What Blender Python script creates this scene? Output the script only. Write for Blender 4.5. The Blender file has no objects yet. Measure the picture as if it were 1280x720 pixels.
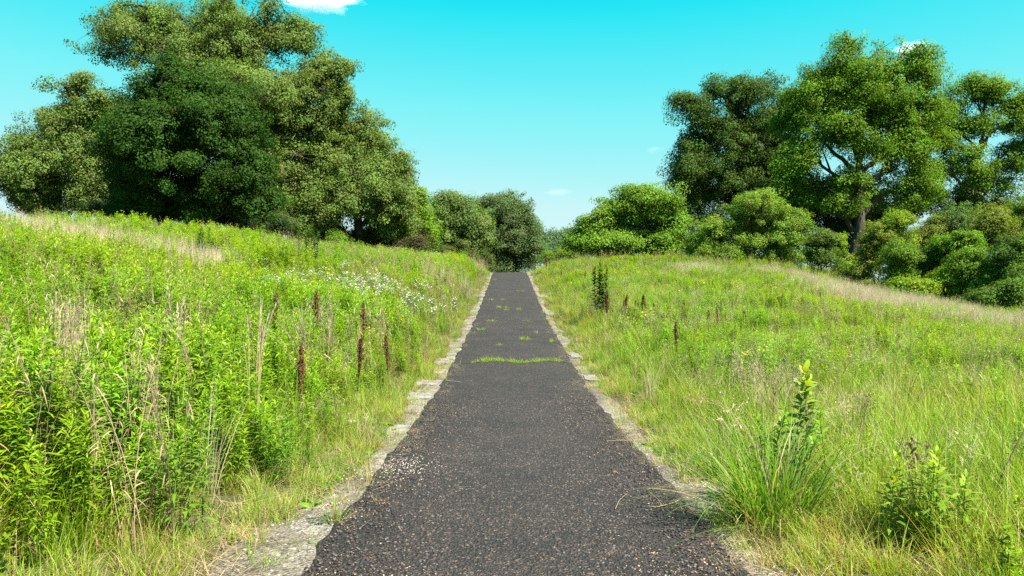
import bpy, math, random
import numpy as np
R = math.radians
rng = np.random.default_rng(7)
ALB = .92
random.seed(7)
scene = bpy.context.scene
COL = scene.collection
F, CX, CY, CAMX, CAMZ = 1000.0, 636.0, 355.0, -0.08, 1.55      # photo pixels (1280 wide)

# ------------------------------------------------------------------ terrain
PY = np.array([-40, 0, 4.3, 5.4, 7, 10.25, 15.6, 20, 25, 30, 36, 45, 52, 57, 62, 70, 85, 110, 150, 400])
PZ = np.array([0.2, .03, 0, -.02, -.07, -.17, -.09, .08, .28, .54, .94, 1.53, 2.02, 2.33, 2.42, 2.3, 1.8, 1.4, 1.4, 1.4])
def path_z(y):
    y = np.asarray(y, float); z = 0
    for o in (-2, -1, 0, 1, 2): z = z + np.interp(y + o, PY, PZ)
    return z / 5
CP = np.array([
 (-15.3,24,2.6),(-14.5,27,2.78),(-13.1,30,2.85),(-11.4,34,2.8),(-9.7,38,2.55),(-8.2,42,2.52),(-6.3,46,2.5),(-3.8,50,2.5),(-2,53,2.42),
 (-2.5,5,.1),(-6,8,.75),(-10,14,1.7),(-6,16,.8),(-5,25,1.25),(-4,35,1.7),(-3,20,.35),(-3,12,.08),(-8,30,2.15),(-3,42,1.9),(-3.2,8,.1),
 (2.4,54,2.55),(4.4,52,2.75),(10.7,50,2.8),(15,48,2.5),(16.7,46,2.05),(18.2,43,1.2),(20.5,40,.5),(23,36,-.4),
 (3,5,.02),(3,10,-.12),(8,10,-.2),(6,15,0),(5,25,.55),(5,35,1.25),(10,25,.42),(10,35,1.35),(15,25,0),(15,35,.9),(20,25,-.5),(12,12,-.3),(20,12,-.6),(3,45,1.85),
 (-20,40,2.6),(-25,25,2.4),(-25,50,2.2),(-10,60,2.1),(0,80,1.9),(0,110,1.5),(15,65,2.1),(30,50,0),(30,35,-.8),(40,60,.3),(-40,40,2),(-40,10,1.5),(-12,5,1.6),(-20,10,2.1),
 (30,10,-.8),(0,-10,.1),(-12,-10,.9),(12,-10,-.3),(-60,80,1.5),(60,80,1),(0,150,1.4),(-120,60,1.4),(120,60,1.2),(0,-80,.8)], float)
def tps(r2): return np.where(r2 > 1e-9, r2 * np.log(np.maximum(r2, 1e-9)), 0)
_n = len(CP); _A = np.zeros((_n+3, _n+3)); _d = CP[:,None,:2]-CP[None,:,:2]
_A[:_n,:_n] = tps((_d**2).sum(2)) + np.eye(_n)*3.0
_A[:_n,_n] = 1; _A[:_n,_n+1:] = CP[:,:2]; _A[_n,:_n] = 1; _A[_n+1:,:_n] = CP[:,:2].T
_W = np.linalg.solve(_A, np.r_[CP[:,2], 0, 0, 0])
def sstep(a, b, x):
    t = np.clip((x-a)/(b-a), 0, 1); return t*t*(3-2*t)
def ground_z(x, y):
    x = np.atleast_1d(np.asarray(x, float)); y = np.atleast_1d(np.asarray(y, float))
    x, y = np.broadcast_arrays(x, y); sh = x.shape; x = x.ravel(); y = y.ravel()
    out = np.empty(len(x))
    for i in range(0, len(x), 20000):
        s = slice(i, i+20000)
        r2 = (x[s,None]-CP[:,0])**2 + (y[s,None]-CP[:,1])**2
        out[s] = tps(r2) @ _W[:_n] + _W[_n] + x[s]*_W[_n+1] + y[s]*_W[_n+2]
    far = sstep(90, 170, np.hypot(x, y-20))
    out = out*(1-far) + 1.3*far
    w = sstep(1.3, 3.6, np.abs(x)) * (1-0*far)
    onp = (1-w)*(1-sstep(75, 100, y))
    out = path_z(y)*onp + out*(1-onp)
    return out.reshape(sh)
def gz(x, y): return float(ground_z(x, y)[0])
def at(px, py, D):
    return np.array([CAMX+(px-CX)/F*D, D, CAMZ+(CY-py)/F*D])
def hit(px, py, lift=0.0):                     # where the photo's ray meets the ground (+lift)
    for D in np.arange(3, 90, .05):
        p = at(px, py, D)
        if p[2] < gz(p[0], p[1]) + lift: return p
    return at(px, py, 60)

def vnoise(x, y, s, seed=0):                   # smooth 2D value noise, 0..1
    g = np.random.default_rng(seed).random((64, 64))
    u = np.asarray(x)/s+1000.3; v = np.asarray(y)/s+1000.7
    i = np.floor(u).astype(int); j = np.floor(v).astype(int); a = u-i; b = v-j
    a = a*a*(3-2*a); b = b*b*(3-2*b)
    G = lambda p, q: g[p % 64, q % 64]
    return (G(i,j)*(1-a)+G(i+1,j)*a)*(1-b)+(G(i,j+1)*(1-a)+G(i+1,j+1)*a)*b

# ------------------------------------------------------------------ mesh building
class MB:
    def __init__(s): s.v=[]; s.c=[]; s.t=[]; s.q=[]; s.n=0
    def add(s, v, c, t=None, q=None):
        v = np.asarray(v, float).reshape(-1,3); c = np.broadcast_to(np.asarray(c, float), (len(v),3))
        if t is not None and len(t): s.t.append(np.asarray(t, int).reshape(-1,3)+s.n)
        if q is not None and len(q): s.q.append(np.asarray(q, int).reshape(-1,4)+s.n)
        s.v.append(v); s.c.append(c); s.n += len(v)
    def mesh(s, name, mat, smooth=False):
        v = np.concatenate(s.v); c = np.concatenate(s.c)
        t = np.concatenate(s.t) if s.t else np.zeros((0,3), int); q = np.concatenate(s.q) if s.q else np.zeros((0,4), int)
        me = bpy.data.meshes.new(name)
        me.vertices.add(len(v)); me.vertices.foreach_set('co', v.astype(np.float32).ravel())
        nl = t.size+q.size; me.loops.add(nl); me.loops.foreach_set('vertex_index', np.r_[t.ravel(), q.ravel()].astype(np.int32))
        me.polygons.add(len(t)+len(q))
        me.polygons.foreach_set('loop_start', np.r_[np.arange(len(t))*3, len(t)*3+np.arange(len(q))*4].astype(np.int32))
        if smooth: me.polygons.foreach_set('use_smooth', np.ones(len(t)+len(q), bool))
        a = me.attributes.new('Col', 'FLOAT_COLOR', 'POINT')
        a.data.foreach_set('color', np.c_[c*ALB, np.ones(len(c))].astype(np.float32).ravel())
        me.materials.append(mat); me.update(calc_edges=True)
        return me
    def build(s, name, mat, parent=None, smooth=False):
        o = bpy.data.objects.new(name, s.mesh(name, mat, smooth)); COL.objects.link(o)
        if parent is not None: o.parent = parent
        return o
def unit(v): return v/np.maximum(np.linalg.norm(v, axis=-1, keepdims=True), 1e-9)

def tube(mb, pts, rad, col, sides=6):
    pts = np.asarray(pts, float); rad = np.broadcast_to(np.asarray(rad, float), (len(pts),))
    d = unit(np.gradient(pts, axis=0)); ref = np.array([.3,.9,.2])
    a = unit(np.cross(d, ref)); b = np.cross(d, a)
    th = np.arange(sides)*2*np.pi/sides
    v = pts[:,None]+rad[:,None,None]*(np.cos(th)[None,:,None]*a[:,None]+np.sin(th)[None,:,None]*b[:,None])
    i = np.arange(len(pts)-1)[:,None]*sides; j = np.arange(sides)[None]; k = (j+1) % sides
    q = np.stack([i+j, i+k, i+sides+k, i+sides+j], -1).reshape(-1,4)
    mb.add(v.reshape(-1,3), col, q=q)
def bez(p0, p1, p2, n):
    t = np.linspace(0, 1, n)[:,None]; return (1-t)**2*np.asarray(p0)+2*t*(1-t)*np.asarray(p1)+t*t*np.asarray(p2)

def leaves(mb, base, dirv, up, L, W, droop, col):   # lanceolate leaves, six verts each
    n = len(base); dirv = unit(dirv); side = unit(np.cross(dirv, up)); nor = np.cross(side, dirv)
    L = np.broadcast_to(L, (n,))[:,None]; W = L*np.broadcast_to(W, (n,))[:,None]; droop = np.broadcast_to(droop, (n,))[:,None]
    P = lambda s: base+dirv*L*s-np.array([0,0,1.])*droop*L*s*s
    v = np.stack([P(0), P(.32)-side*W*.5+nor*W*.14, P(.32)+side*W*.5+nor*W*.14, P(.68)-side*W*.36+nor*W*.1, P(.68)+side*W*.36+nor*W*.1, P(1.)], 1)
    o = np.arange(n)[:,None]*6
    t = np.concatenate([o+[0,2,1], o+[3,4,5]]); q = o+[1,2,4,3]
    mb.add(v.reshape(-1,3), np.repeat(np.broadcast_to(col, (n,3)), 6, 0), t=t, q=q)
def blades(mb, base, az, L, lean, curve, W, col, tipcol=None, seg=4):   # arching ribbons
    n = len(base); h = np.stack([np.cos(az), np.sin(az), 0*az], 1); side = np.stack([-np.sin(az), np.cos(az), 0*az], 1)
    tw = rng.uniform(-1, 1, n)[:,None]; side = unit(side+h*tw)
    L = np.broadcast_to(L, (n,)); W = np.broadcast_to(W, (n,)); V = []; C = []
    col = np.broadcast_to(col, (n,3)); tipcol = col if tipcol is None else np.broadcast_to(tipcol, (n,3))
    p = base.copy(); ang = np.broadcast_to(lean, (n,)).astype(float).copy()
    for k in range(seg+1):
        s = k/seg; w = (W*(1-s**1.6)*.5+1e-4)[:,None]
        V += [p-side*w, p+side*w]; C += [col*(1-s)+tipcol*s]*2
        p = p+(h*np.sin(ang)[:,None]+np.array([0,0,1.])*np.cos(ang)[:,None])*(L/seg)[:,None]; ang = ang+curve/seg
    m = 2*(seg+1); v = np.stack(V, 1); c = np.stack(C, 1); o = np.arange(n)[:,None]*m
    q = np.concatenate([o+[2*k, 2*k+1, 2*k+3, 2*k+2] for k in range(seg)])
    mb.add(v.reshape(-1,3), c.reshape(-1,3), q=q)
def jit(col, n, a=.18, hue=.1):
    c = np.asarray(col, float)*(1+rng.uniform(-a, a, (n,1))); c = c*(1+rng.uniform(-hue, hue, (n,3))); return c

# ------------------------------------------------------------------ materials
def newmat(name):
    m = bpy.data.materials.new(name); m.use_nodes = True; nt = m.node_tree; nt.nodes.clear(); return m, nt
def N(nt, t, **k):
    n = nt.nodes.new(t)
    for a, b in k.items(): setattr(n, a, b)
    return n
def ramp(nt, src, stops):
    r = N(nt, 'ShaderNodeValToRGB'); e = r.color_ramp.elements
    while len(e) < len(stops): e.new(.5)
    for x, (p, c) in zip(e, stops): x.position = p; x.color = (*c, 1) if len(c) == 3 else c
    nt.links.new(src, r.inputs[0]); return r.outputs[0]
def foliage(name, transl=.35, rough=.5, spec=.35, vary=.0, tint=None, patch=6.0, patch_to=None, patch_amt=0, tmul=(1.25,1.2,.5)):
    m, nt = newmat(name); L = nt.links.new
    c = N(nt, 'ShaderNodeAttribute', attribute_name='Col').outputs['Color']
    oi = N(nt, 'ShaderNodeObjectInfo')
    if patch_to is not None:                    # plants differ from patch to patch of the meadow
        nz = N(nt, 'ShaderNodeTexNoise'); nz.inputs['Scale'].default_value = 1/patch; nz.inputs['Detail'].default_value = 3
        L(oi.outputs['Location'], nz.inputs['Vector'])
        f = N(nt, 'ShaderNodeMapRange'); L(nz.outputs[0], f.inputs[0]); f.inputs[1].default_value = .4; f.inputs[2].default_value = .62; f.inputs[4].default_value = patch_amt
        mx = N(nt, 'ShaderNodeMix', data_type='RGBA', blend_type='MULTIPLY'); L(f.outputs[0], mx.inputs[0]); L(c, mx.inputs[6]); mx.inputs[7].default_value = (*patch_to, 1); c = mx.outputs[2]
    if vary:
        h = N(nt, 'ShaderNodeHueSaturation'); L(c, h.inputs['Color'])
        a = N(nt, 'ShaderNodeMapRange'); L(oi.outputs['Random'], a.inputs[0]); a.inputs[3].default_value = 1-vary; a.inputs[4].default_value = 1+vary
        L(a.outputs[0], h.inputs['Value'])
        b = N(nt, 'ShaderNodeMath', operation='MULTIPLY_ADD'); L(oi.outputs['Random'], b.inputs[0]); b.inputs[1].default_value = 37.3; b.inputs[2].default_value = 0
        fr = N(nt, 'ShaderNodeMath', operation='FRACT'); L(b.outputs[0], fr.inputs[0])
        hr = N(nt, 'ShaderNodeMapRange'); L(fr.outputs[0], hr.inputs[0]); hr.inputs[3].default_value = .5-.07*vary; hr.inputs[4].default_value = .5+.07*vary
        L(hr.outputs[0], h.inputs['Hue']); c = h.outputs[0]
    p = N(nt, 'ShaderNodeBsdfPrincipled'); L(c, p.inputs['Base Color']); p.inputs['Roughness'].default_value = rough
    p.inputs['Specular IOR Level'].default_value = spec
    out = N(nt, 'ShaderNodeOutputMaterial')
    if transl:
        t = N(nt, 'ShaderNodeBsdfTranslucent'); mm = N(nt, 'ShaderNodeMix', data_type='RGBA', blend_type='MULTIPLY'); mm.inputs[0].default_value = 1
        L(c, mm.inputs[6]); mm.inputs[7].default_value = (*tmul, 1); L(mm.outputs[2], t.inputs[0])
        s = N(nt, 'ShaderNodeMixShader'); s.inputs[0].default_value = transl; L(p.outputs[0], s.inputs[1]); L(t.outputs[0], s.inputs[2]); L(s.outputs[0], out.inputs[0])
    else: L(p.outputs[0], out.inputs[0])
    return m
M = {}
M['tree_leaf'] = foliage('tree_leaf', .38, .65, .1, tmul=(1.15,1.25,.35))
M['meadow_leaf'] = foliage('meadow_leaf', .42, .45, .35, vary=.25, patch=7, patch_to=(1.38,1.08,.75), patch_amt=.9, tmul=(1.2,1.25,.3))
M['grass_leaf'] = foliage('grass_leaf', .4, .5, .3, vary=.25, patch=4, patch_to=(1.25,.98,.85), patch_amt=.8, tmul=(1.3,1.2,.45))
M['dry_leaf'] = foliage('dry_leaf', .3, .7, .15, vary=.2, tmul=(1.1,1.05,.9))
M['plant'] = foliage('plant', .42, .5, .25, tmul=(1.4,1.25,.35))
M['petal'] = foliage('petal', .35, .7, .1, tmul=(1,1,1))
M['seed'] = foliage('seed', 0, .8, .1)
M['woody'] = foliage('woody', 0, .8, .1)
def bark():
    m, nt = newmat('bark'); L = nt.links.new; tc = N(nt, 'ShaderNodeTexCoord')
    mp = N(nt, 'ShaderNodeMapping'); mp.inputs['Scale'].default_value = (6,6,1.2); L(tc.outputs['Object'], mp.inputs[0])
    nz = N(nt, 'ShaderNodeTexNoise'); nz.inputs['Scale'].default_value = 2; nz.inputs['Detail'].default_value = 6; L(mp.outputs[0], nz.inputs[0])
    c = ramp(nt, nz.outputs[0], [(.3,(.018,.014,.011)),(.7,(.06,.048,.038))])
    p = N(nt, 'ShaderNodeBsdfPrincipled'); p.inputs['Roughness'].default_value = .9; L(c, p.inputs['Base Color'])
    b = N(nt, 'ShaderNodeBump'); b.inputs['Strength'].default_value = .7; b.inputs['Distance'].default_value = .05; L(nz.outputs[0], b.inputs['Height']); L(b.outputs[0], p.inputs['Normal'])
    L(p.outputs[0], N(nt, 'ShaderNodeOutputMaterial').inputs[0]); return m
M['bark'] = bark()
def surf(name, layers, bump=None, rough=.9, spec=.3):
    """layers: list of (scale, detail, stops, mixfactor-stops or None): base colour noise, then colours mixed over it by a mask"""
    m, nt = newmat(name); L = nt.links.new; tc = N(nt, 'ShaderNodeTexCoord').outputs['Object']; c = None; hs = []
    for kind, sc, det, stops, blend in layers:
        if kind == 'noise':
            t = N(nt, 'ShaderNodeTexNoise'); t.inputs['Scale'].default_value = sc; t.inputs['Detail'].default_value = det; t.inputs['Roughness'].default_value = .65; L(tc, t.inputs['Vector']); o = t.outputs[0]
        else:
            t = N(nt, 'ShaderNodeTexVoronoi', feature='F1'); t.inputs['Scale'].default_value = sc; L(tc, t.inputs['Vector'])
            o = t.outputs['Color'] if kind == 'cell' else t.outputs['Distance']
            if kind == 'cell': sp = N(nt, 'ShaderNodeSeparateColor'); L(o, sp.inputs[0]); o = sp.outputs[0]
        hs.append(t.outputs[0])
        r = ramp(nt, o, stops)
        if c is None: c = r
        else:
            mx = N(nt, 'ShaderNodeMix', data_type='RGBA', blend_type=blend or 'MIX'); L(c, mx.inputs[6])
            if blend: mx.inputs[0].default_value = 1; L(r, mx.inputs[7])
            else:                               # RGBA stops: alpha is the mask
                rn = r.node; L(rn.outputs[1], mx.inputs[0]); L(r, mx.inputs[7])
            c = mx.outputs[2]
    fm = N(nt, 'ShaderNodeMix', data_type='RGBA', blend_type='MULTIPLY'); fm.inputs[0].default_value = 1; fm.inputs[7].default_value = (.47,.47,.47,1); L(c, fm.inputs[6]); c = fm.outputs[2]
    p = N(nt, 'ShaderNodeBsdfPrincipled'); p.inputs['Roughness'].default_value = rough; p.inputs['Specular IOR Level'].default_value = spec; L(c, p.inputs['Base Color'])
    if bump:
        nrm = None
        for sc, st, di, kind in bump:
            if kind == 'noise': t = N(nt, 'ShaderNodeTexNoise'); t.inputs['Detail'].default_value = 5; o = t.outputs[0]
            else: t = N(nt, 'ShaderNodeTexVoronoi'); o = t.outputs['Distance']
            t.inputs['Scale'].default_value = sc; L(tc, t.inputs['Vector'])
            b = N(nt, 'ShaderNodeBump'); b.inputs['Strength'].default_value = st; b.inputs['Distance'].default_value = di; L(o, b.inputs['Height'])
            if nrm: L(nrm, b.inputs['Normal'])
            nrm = b.outputs[0]
        L(nrm, p.inputs['Normal'])
    L(p.outputs[0], N(nt, 'ShaderNodeOutputMaterial').inputs[0]); return m
M['ground'] = surf('ground', [('noise',.9,6,[(.3,(.05,.07,.02)),(.5,(.10,.10,.035)),(.72,(.20,.16,.09))],None),('cell',60,0,[(0,(.4,.4,.4)),(1,(1.6,1.55,1.5))],'MULTIPLY'),
                              ('noise',14,6,[(.3,(.5,.5,.5)),(.7,(1.3,1.3,1.3))],'MULTIPLY')], [(30,.6,.04,'noise')])
M['path'] = surf('path', [('noise',.9,5,[(.3,(.033,.0248,.0220)),(.7,(.064,.048,.042))],None),
                          ('cell',66,0,[(0,(.25,.24,.24)),(.5,(.72,.7,.7)),(.84,(1.35,1.28,1.25)),(1,(2.8,2.55,2.4))],'MULTIPLY'),('cell',120,0,[(0,(.6,.6,.6)),(1,(1.4,1.4,1.4))],'MULTIPLY'),('noise',2.5,3,[(.35,(.8,.8,.8)),(.65,(1.25,1.2,1.17))],'MULTIPLY'),
                          ('cell',60,0,[(0,(.2,.12,.07,0)),(.955,(.2,.12,.07,0)),(.965,(.16,.09,.055,.8)),(1,(.30,.21,.14,.9))],None)],
                 [(66,1,.024,'vor'),(9,.35,.03,'noise')], .75, .4)
M['verge'] = surf('verge', [('noise',1.1,6,[(.32,(.17,.135,.09)),(.5,(.33,.29,.235)),(.68,(.5,.47,.43))],None),
                            ('cell',55,0,[(0,(.45,.43,.4)),(.5,(.95,.95,.95)),(1,(1.45,1.45,1.45))],'MULTIPLY'),
                            ('noise',3.3,5,[(.0,(.10,.11,.03,0)),(.55,(.10,.11,.03,0)),(.68,(.12,.12,.04,.85))],None)], [(50,.9,.02,'vor'),(8,.5,.05,'noise')])
M['stone'] = surf('stone', [('noise',4,6,[(.3,(.22,.19,.16)),(.7,(.48,.45,.41))],None),('noise',40,4,[(.3,(.7,.7,.7)),(.7,(1.15,1.15,1.15))],'MULTIPLY')], [(25,.5,.01,'noise')])

def tag(o, label=None, cat=None, group=None, kind=None):
    for k, v in (('label',label),('category',cat),('group',group),('kind',kind)):
        if v: o[k] = v
    return o
def empty(name, loc, rz=0, label=None, cat=None, group=None, s=1):
    o = bpy.data.objects.new(name, None); COL.objects.link(o); o.location = loc; o.rotation_euler.z = rz; o.scale = (s,s,s)
    o.empty_display_size = .1; return tag(o, label, cat, group)
def copy_tree(o, parent=None):
    c = o.copy(); COL.objects.link(c)
    if parent is not None: c.parent = parent
    for ch in list(o.children): copy_tree(ch, c)
    return c

# ------------------------------------------------------------------ ground, path, verge
def axis(*segs):
    out = []
    for a, b, st in segs: out.append(np.arange(a, b, st))
    return np.concatenate(out+[[segs[-1][1]]])
gx = axis((-900,-200,70),(-200,-60,14),(-60,-28,3),(-28,-5,.6),(-5,-.9,.13),(-.9,.9,.9),(.9,5,.13),(5,30,.6),(30,60,3),(60,200,14),(200,900,70))
gy = axis((-400,-40,40),(-40,-4,3),(-4,14,.2),(14,72,.6),(72,160,4),(160,400,24),(400,1500,100))
def sheet(name, xs, ys, zf, mat, smooth=True):
    X, Y = np.meshgrid(xs, ys); Z = zf(X, Y); nx = len(xs)
    i = (np.arange(len(ys)-1)[:,None]*nx+np.arange(nx-1)[None]).ravel()
    mb = MB(); mb.add(np.stack([X,Y,Z],-1).reshape(-1,3), (1,1,1), q=np.stack([i,i+1,i+nx+1,i+nx],1))
    return mb.build(name, mat, smooth=smooth)
def edge_bump(x, y): return (vnoise(x,y,.35,3)-.5)*.07+(vnoise(x,y,1.3,4)-.5)*.1
def terrain(X, Y):
    Z = ground_z(X, Y); w = sstep(1.25, 1.7, np.abs(X))
    return Z + w*edge_bump(X, Y)*(Y < 75) - .05*(np.abs(X) < 1.19)*(Y < 98)
g = sheet('ground', gx, gy, terrain, M['ground']); tag(g, kind='structure')
def path_mesh():
    ys = axis((-12,20,.05),(20,96,.25)); n = len(ys)
    wob = lambda s: .012*np.sin(ys*3.1+s)+(vnoise(ys,ys*0+s*9,.22,5)-.5)*.07+(vnoise(ys,ys*0+s*9,1.1,6)-.5)*.035
    xl = -1.2+wob(1); xr = 1.2+wob(2); z = path_z(ys)
    us = np.array([0,.0,.012,.25,.5,.75,.988,1,1]); V = np.zeros((n,9,3))
    V[:,:,0] = xl[:,None]*(1-us)+xr[:,None]*us; V[:,:,1] = ys[:,None]
    V[:,:,2] = z[:,None]+np.array([-.05,.018,.03,.037,.04,.037,.03,.018,-.05])
    i = (np.arange(n-1)[:,None]*9+np.arange(8)[None]).ravel()
    mb = MB(); mb.add(V.reshape(-1,3), (1,1,1), q=np.stack([i,i+1,i+10,i+9],1)); o = mb.build('path', M['path']); tag(o, kind='structure')
path_mesh()
def verge(side):
    ys = axis((-8,20,.12),(20,66,.4)); n = len(ys); ts = np.linspace(0,1,7)
    wid = (.23+.42*(vnoise(ys,ys*0,1.3,11+side)-.25))*np.interp(ys,[0,5,8,14,30],[1.3,1.25,1.0,.85,.8] if side < 0 else [1.15,1.1,.9,.8,.75])
    if side < 0: wid += .42*np.exp(-((ys-5.0)/.9)**2)
    wid = np.maximum(wid, .05)
    X = side*(1.13+ts[None]*(wid[:,None]+.07)); Y = np.broadcast_to(ys[:,None], X.shape)
    Z = terrain(X, Y)+.015-.035*ts[None]**6; Z[:,0] = ground_z(X, Y)[:,0]+.008
    i = (np.arange(n-1)[:,None]*7+np.arange(6)[None]).ravel(); q = np.stack([i,i+1,i+8,i+7],1)
    mb = MB(); mb.add(np.stack([X,Y,Z],-1).reshape(-1,3), (1,1,1), q=q if side > 0 else q[:,::-1])
    o = mb.build('gravel_verge', M['verge'], smooth=True); tag(o, kind='structure')
    return ys, wid
VW = {s: verge(s) for s in (-1, 1)}
def verge_w(x, y):
    s = np.where(x < 0, -1, 1)
    return np.where(s < 0, np.interp(y, *VW[-1]), np.interp(y, *VW[1]))

# ------------------------------------------------------------------ meadow scatter
def scatter(name, pts, rot, scl, idx, protos, kind='stuff'):
    me = bpy.data.meshes.new(name); n = len(pts)
    me.vertices.add(n); me.vertices.foreach_set('co', np.asarray(pts, np.float32).ravel())
    for nm, ty, key, val in (('rot','FLOAT_VECTOR','vector',rot),('scl','FLOAT','value',scl),('idx','INT','value',idx)):
        a = me.attributes.new(nm, ty, 'POINT'); a.data.foreach_set(key, np.asarray(val, np.int32 if ty == 'INT' else np.float32).ravel())
    o = bpy.data.objects.new(name, me); COL.objects.link(o)
    ng = bpy.data.node_groups.new(name, 'GeometryNodeTree')
    ng.interface.new_socket('Geometry', in_out='INPUT', socket_type='NodeSocketGeometry'); ng.interface.new_socket('Geometry', in_out='OUTPUT', socket_type='NodeSocketGeometry')
    L = ng.links.new; gi = ng.nodes.new('NodeGroupInput'); go = ng.nodes.new('NodeGroupOutput'); j = ng.nodes.new('GeometryNodeJoinGeometry'); ip = ng.nodes.new('GeometryNodeInstanceOnPoints')
    for p in protos:
        ob = bpy.data.objects.new(name+'_kind', p)
        oi = ng.nodes.new('GeometryNodeObjectInfo'); oi.inputs['Object'].default_value = ob; oi.inputs['As Instance'].default_value = False
        g2 = ng.nodes.new('GeometryNodeGeometryToInstance'); L(oi.outputs['Geometry'], g2.inputs[0]); L(g2.outputs[0], j.inputs[0])
    def att(nm, ty):
        a = ng.nodes.new('GeometryNodeInputNamedAttribute'); a.data_type = ty; a.inputs['Name'].default_value = nm
        return next(s for s in a.outputs if s.enabled and s.name == 'Attribute')
    L(gi.outputs[0], ip.inputs['Points']); L(j.outputs[0], ip.inputs['Instance']); ip.inputs['Pick Instance'].default_value = True
    L(att('idx','INT'), ip.inputs['Instance Index']); L(att('rot','FLOAT_VECTOR'), ip.inputs['Rotation']); L(att('scl','FLOAT'), ip.inputs['Scale']); L(ip.outputs[0], go.inputs[0])
    mod = o.modifiers.new('scatter', 'NODES'); mod.node_group = ng
    if kind: o['kind'] = kind
    return o

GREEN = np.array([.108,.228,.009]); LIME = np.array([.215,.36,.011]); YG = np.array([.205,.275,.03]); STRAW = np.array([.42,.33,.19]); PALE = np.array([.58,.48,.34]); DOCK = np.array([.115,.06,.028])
def stem_plant(mb, x, y, h, nl, ll, lw, lean, col, top, stemcol=(.10,.15,.03), rise=.7, bunch=1.0):
    az = rng.uniform(0, 6.28); tip = np.array([x+lean*np.cos(az)*h, y+lean*np.sin(az)*h, h])
    pts = bez((x,y,0), (x,y,h*.6), tip, 6); tube(mb, pts, np.linspace(.004,.0015,6)*max(.7,h), stemcol, 3)
    t = np.sort(rng.uniform(.12, 1, nl)**.8); P = np.stack([np.interp(t, np.linspace(0,1,6), pts[:,k]) for k in range(3)], 1)
    a = np.arange(nl)*2.4+rng.uniform(0,6.28)+rng.uniform(-.3,.3,nl); el = rng.normal(.25,.2,nl)+rise*t**3
    d = np.stack([np.cos(a)*np.cos(el), np.sin(a)*np.cos(el), np.sin(el)], 1)
    size = ll*np.interp(t,[0,.3,.75,1],[.75,1.1,1,.5])*rng.uniform(.8,1.2,nl)
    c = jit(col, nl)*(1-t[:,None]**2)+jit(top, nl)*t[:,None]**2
    leaves(mb, P, d, np.array([[0,0,1.]])+rng.normal(0,.15,(nl,3)), size, lw, rng.uniform(.1,.5,nl), c)
def p_goldenrod(k, h, nst=4, dens=58):
    mb = MB()
    for _ in range(nst):
        r = .17*rng.random()**.5; a = rng.uniform(0,6.28)
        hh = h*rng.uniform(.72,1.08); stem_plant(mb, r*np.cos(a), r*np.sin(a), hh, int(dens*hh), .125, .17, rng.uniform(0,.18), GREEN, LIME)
    return mb.mesh('goldenrod', M['meadow_leaf'])
def p_broadweed(h):
    mb = MB()
    for _ in range(3):
        r = .12*rng.random()**.5; a = rng.uniform(0,6.28); stem_plant(mb, r*np.cos(a), r*np.sin(a), h*rng.uniform(.7,1.05), 26, .14, .36, .1, GREEN*.85, LIME*.8)
    return mb.mesh('broadweed', M['meadow_leaf'])
def p_grass(n, h, rad, col, tip, w=.006, lean=.35, curve=.9, dry=.12, mat='grass_leaf'):
    mb = MB(); r = rad*rng.random(n)**.5; a = rng.uniform(0,6.28,n); b = np.stack([r*np.cos(a), r*np.sin(a), 0*r], 1)
    c = jit(col, n, .25, .12); t = jit(tip, n, .2, .1); dm = rng.random(n) < dry; c[dm] = jit(STRAW*.8, dm.sum()); t[dm] = jit(STRAW, dm.sum())
    blades(mb, b, a+rng.normal(0,.8,n), h*rng.uniform(.45,1.1,n), np.abs(rng.normal(0,lean,n)), rng.normal(curve,.5,n), w*rng.uniform(.6,1.4,n), c, t)
    return mb.mesh('grass', M[mat])
def p_seedgrass(h, n=9):                         # thin culms with pale panicles
    mb = MB()
    for _ in range(n):
        az = rng.uniform(0,6.28); b = np.r_[rng.normal(0,.07,2),0]; L = h*rng.uniform(.75,1.1); ln = rng.uniform(.05,.35)
        tip = b+np.array([np.cos(az)*ln*L, np.sin(az)*ln*L, L]); pts = bez(b, b+[0,0,L*.7], tip, 7); tube(mb, pts, np.linspace(.0018,.0008,7), jit((.22,.24,.08),1)[0], 3)
        m = 26; t = rng.uniform(.72,1,m); P = np.stack([np.interp(t, np.linspace(0,1,7), pts[:,q]) for q in range(3)],1)
        d = unit(rng.normal(0,.7,(m,3))+[0,0,.9]); leaves(mb, P, d, np.array([[.3,.2,1]]), rng.uniform(.02,.06,m), .07, .2, jit((.36,.33,.18), m))
    return mb.mesh('seedgrass', M['dry_leaf'])
def p_dry(h, n=46, col=PALE):
    mb = MB(); r = .11*rng.random(n)**.5; a = rng.uniform(0,6.28,n); b = np.stack([r*np.cos(a), r*np.sin(a), 0*r],1)
    blades(mb, b, a+rng.normal(0,.7,n), h*rng.uniform(.5,1.05,n), np.abs(rng.normal(0,.14,n)), rng.normal(.25,.35,n), .006*rng.uniform(.5,1.4,n), jit(col*.72,n), jit(col,n), 3)
    return mb.mesh('drygrass', M['dry_leaf'])
def disc(mb, p, nrm, r, col, k=6):
    nrm = unit(np.asarray(nrm, float)); a = unit(np.cross(nrm, [.2,.9,.1])); b = np.cross(nrm, a); th = np.arange(k)*2*np.pi/k
    v = np.r_[[p], p+r*(np.cos(th)[:,None]*a+np.sin(th)[:,None]*b)-nrm*r*.15]
    mb.add(v, col, t=[[0,1+i,1+(i+1)%k] for i in range(k)])
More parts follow.
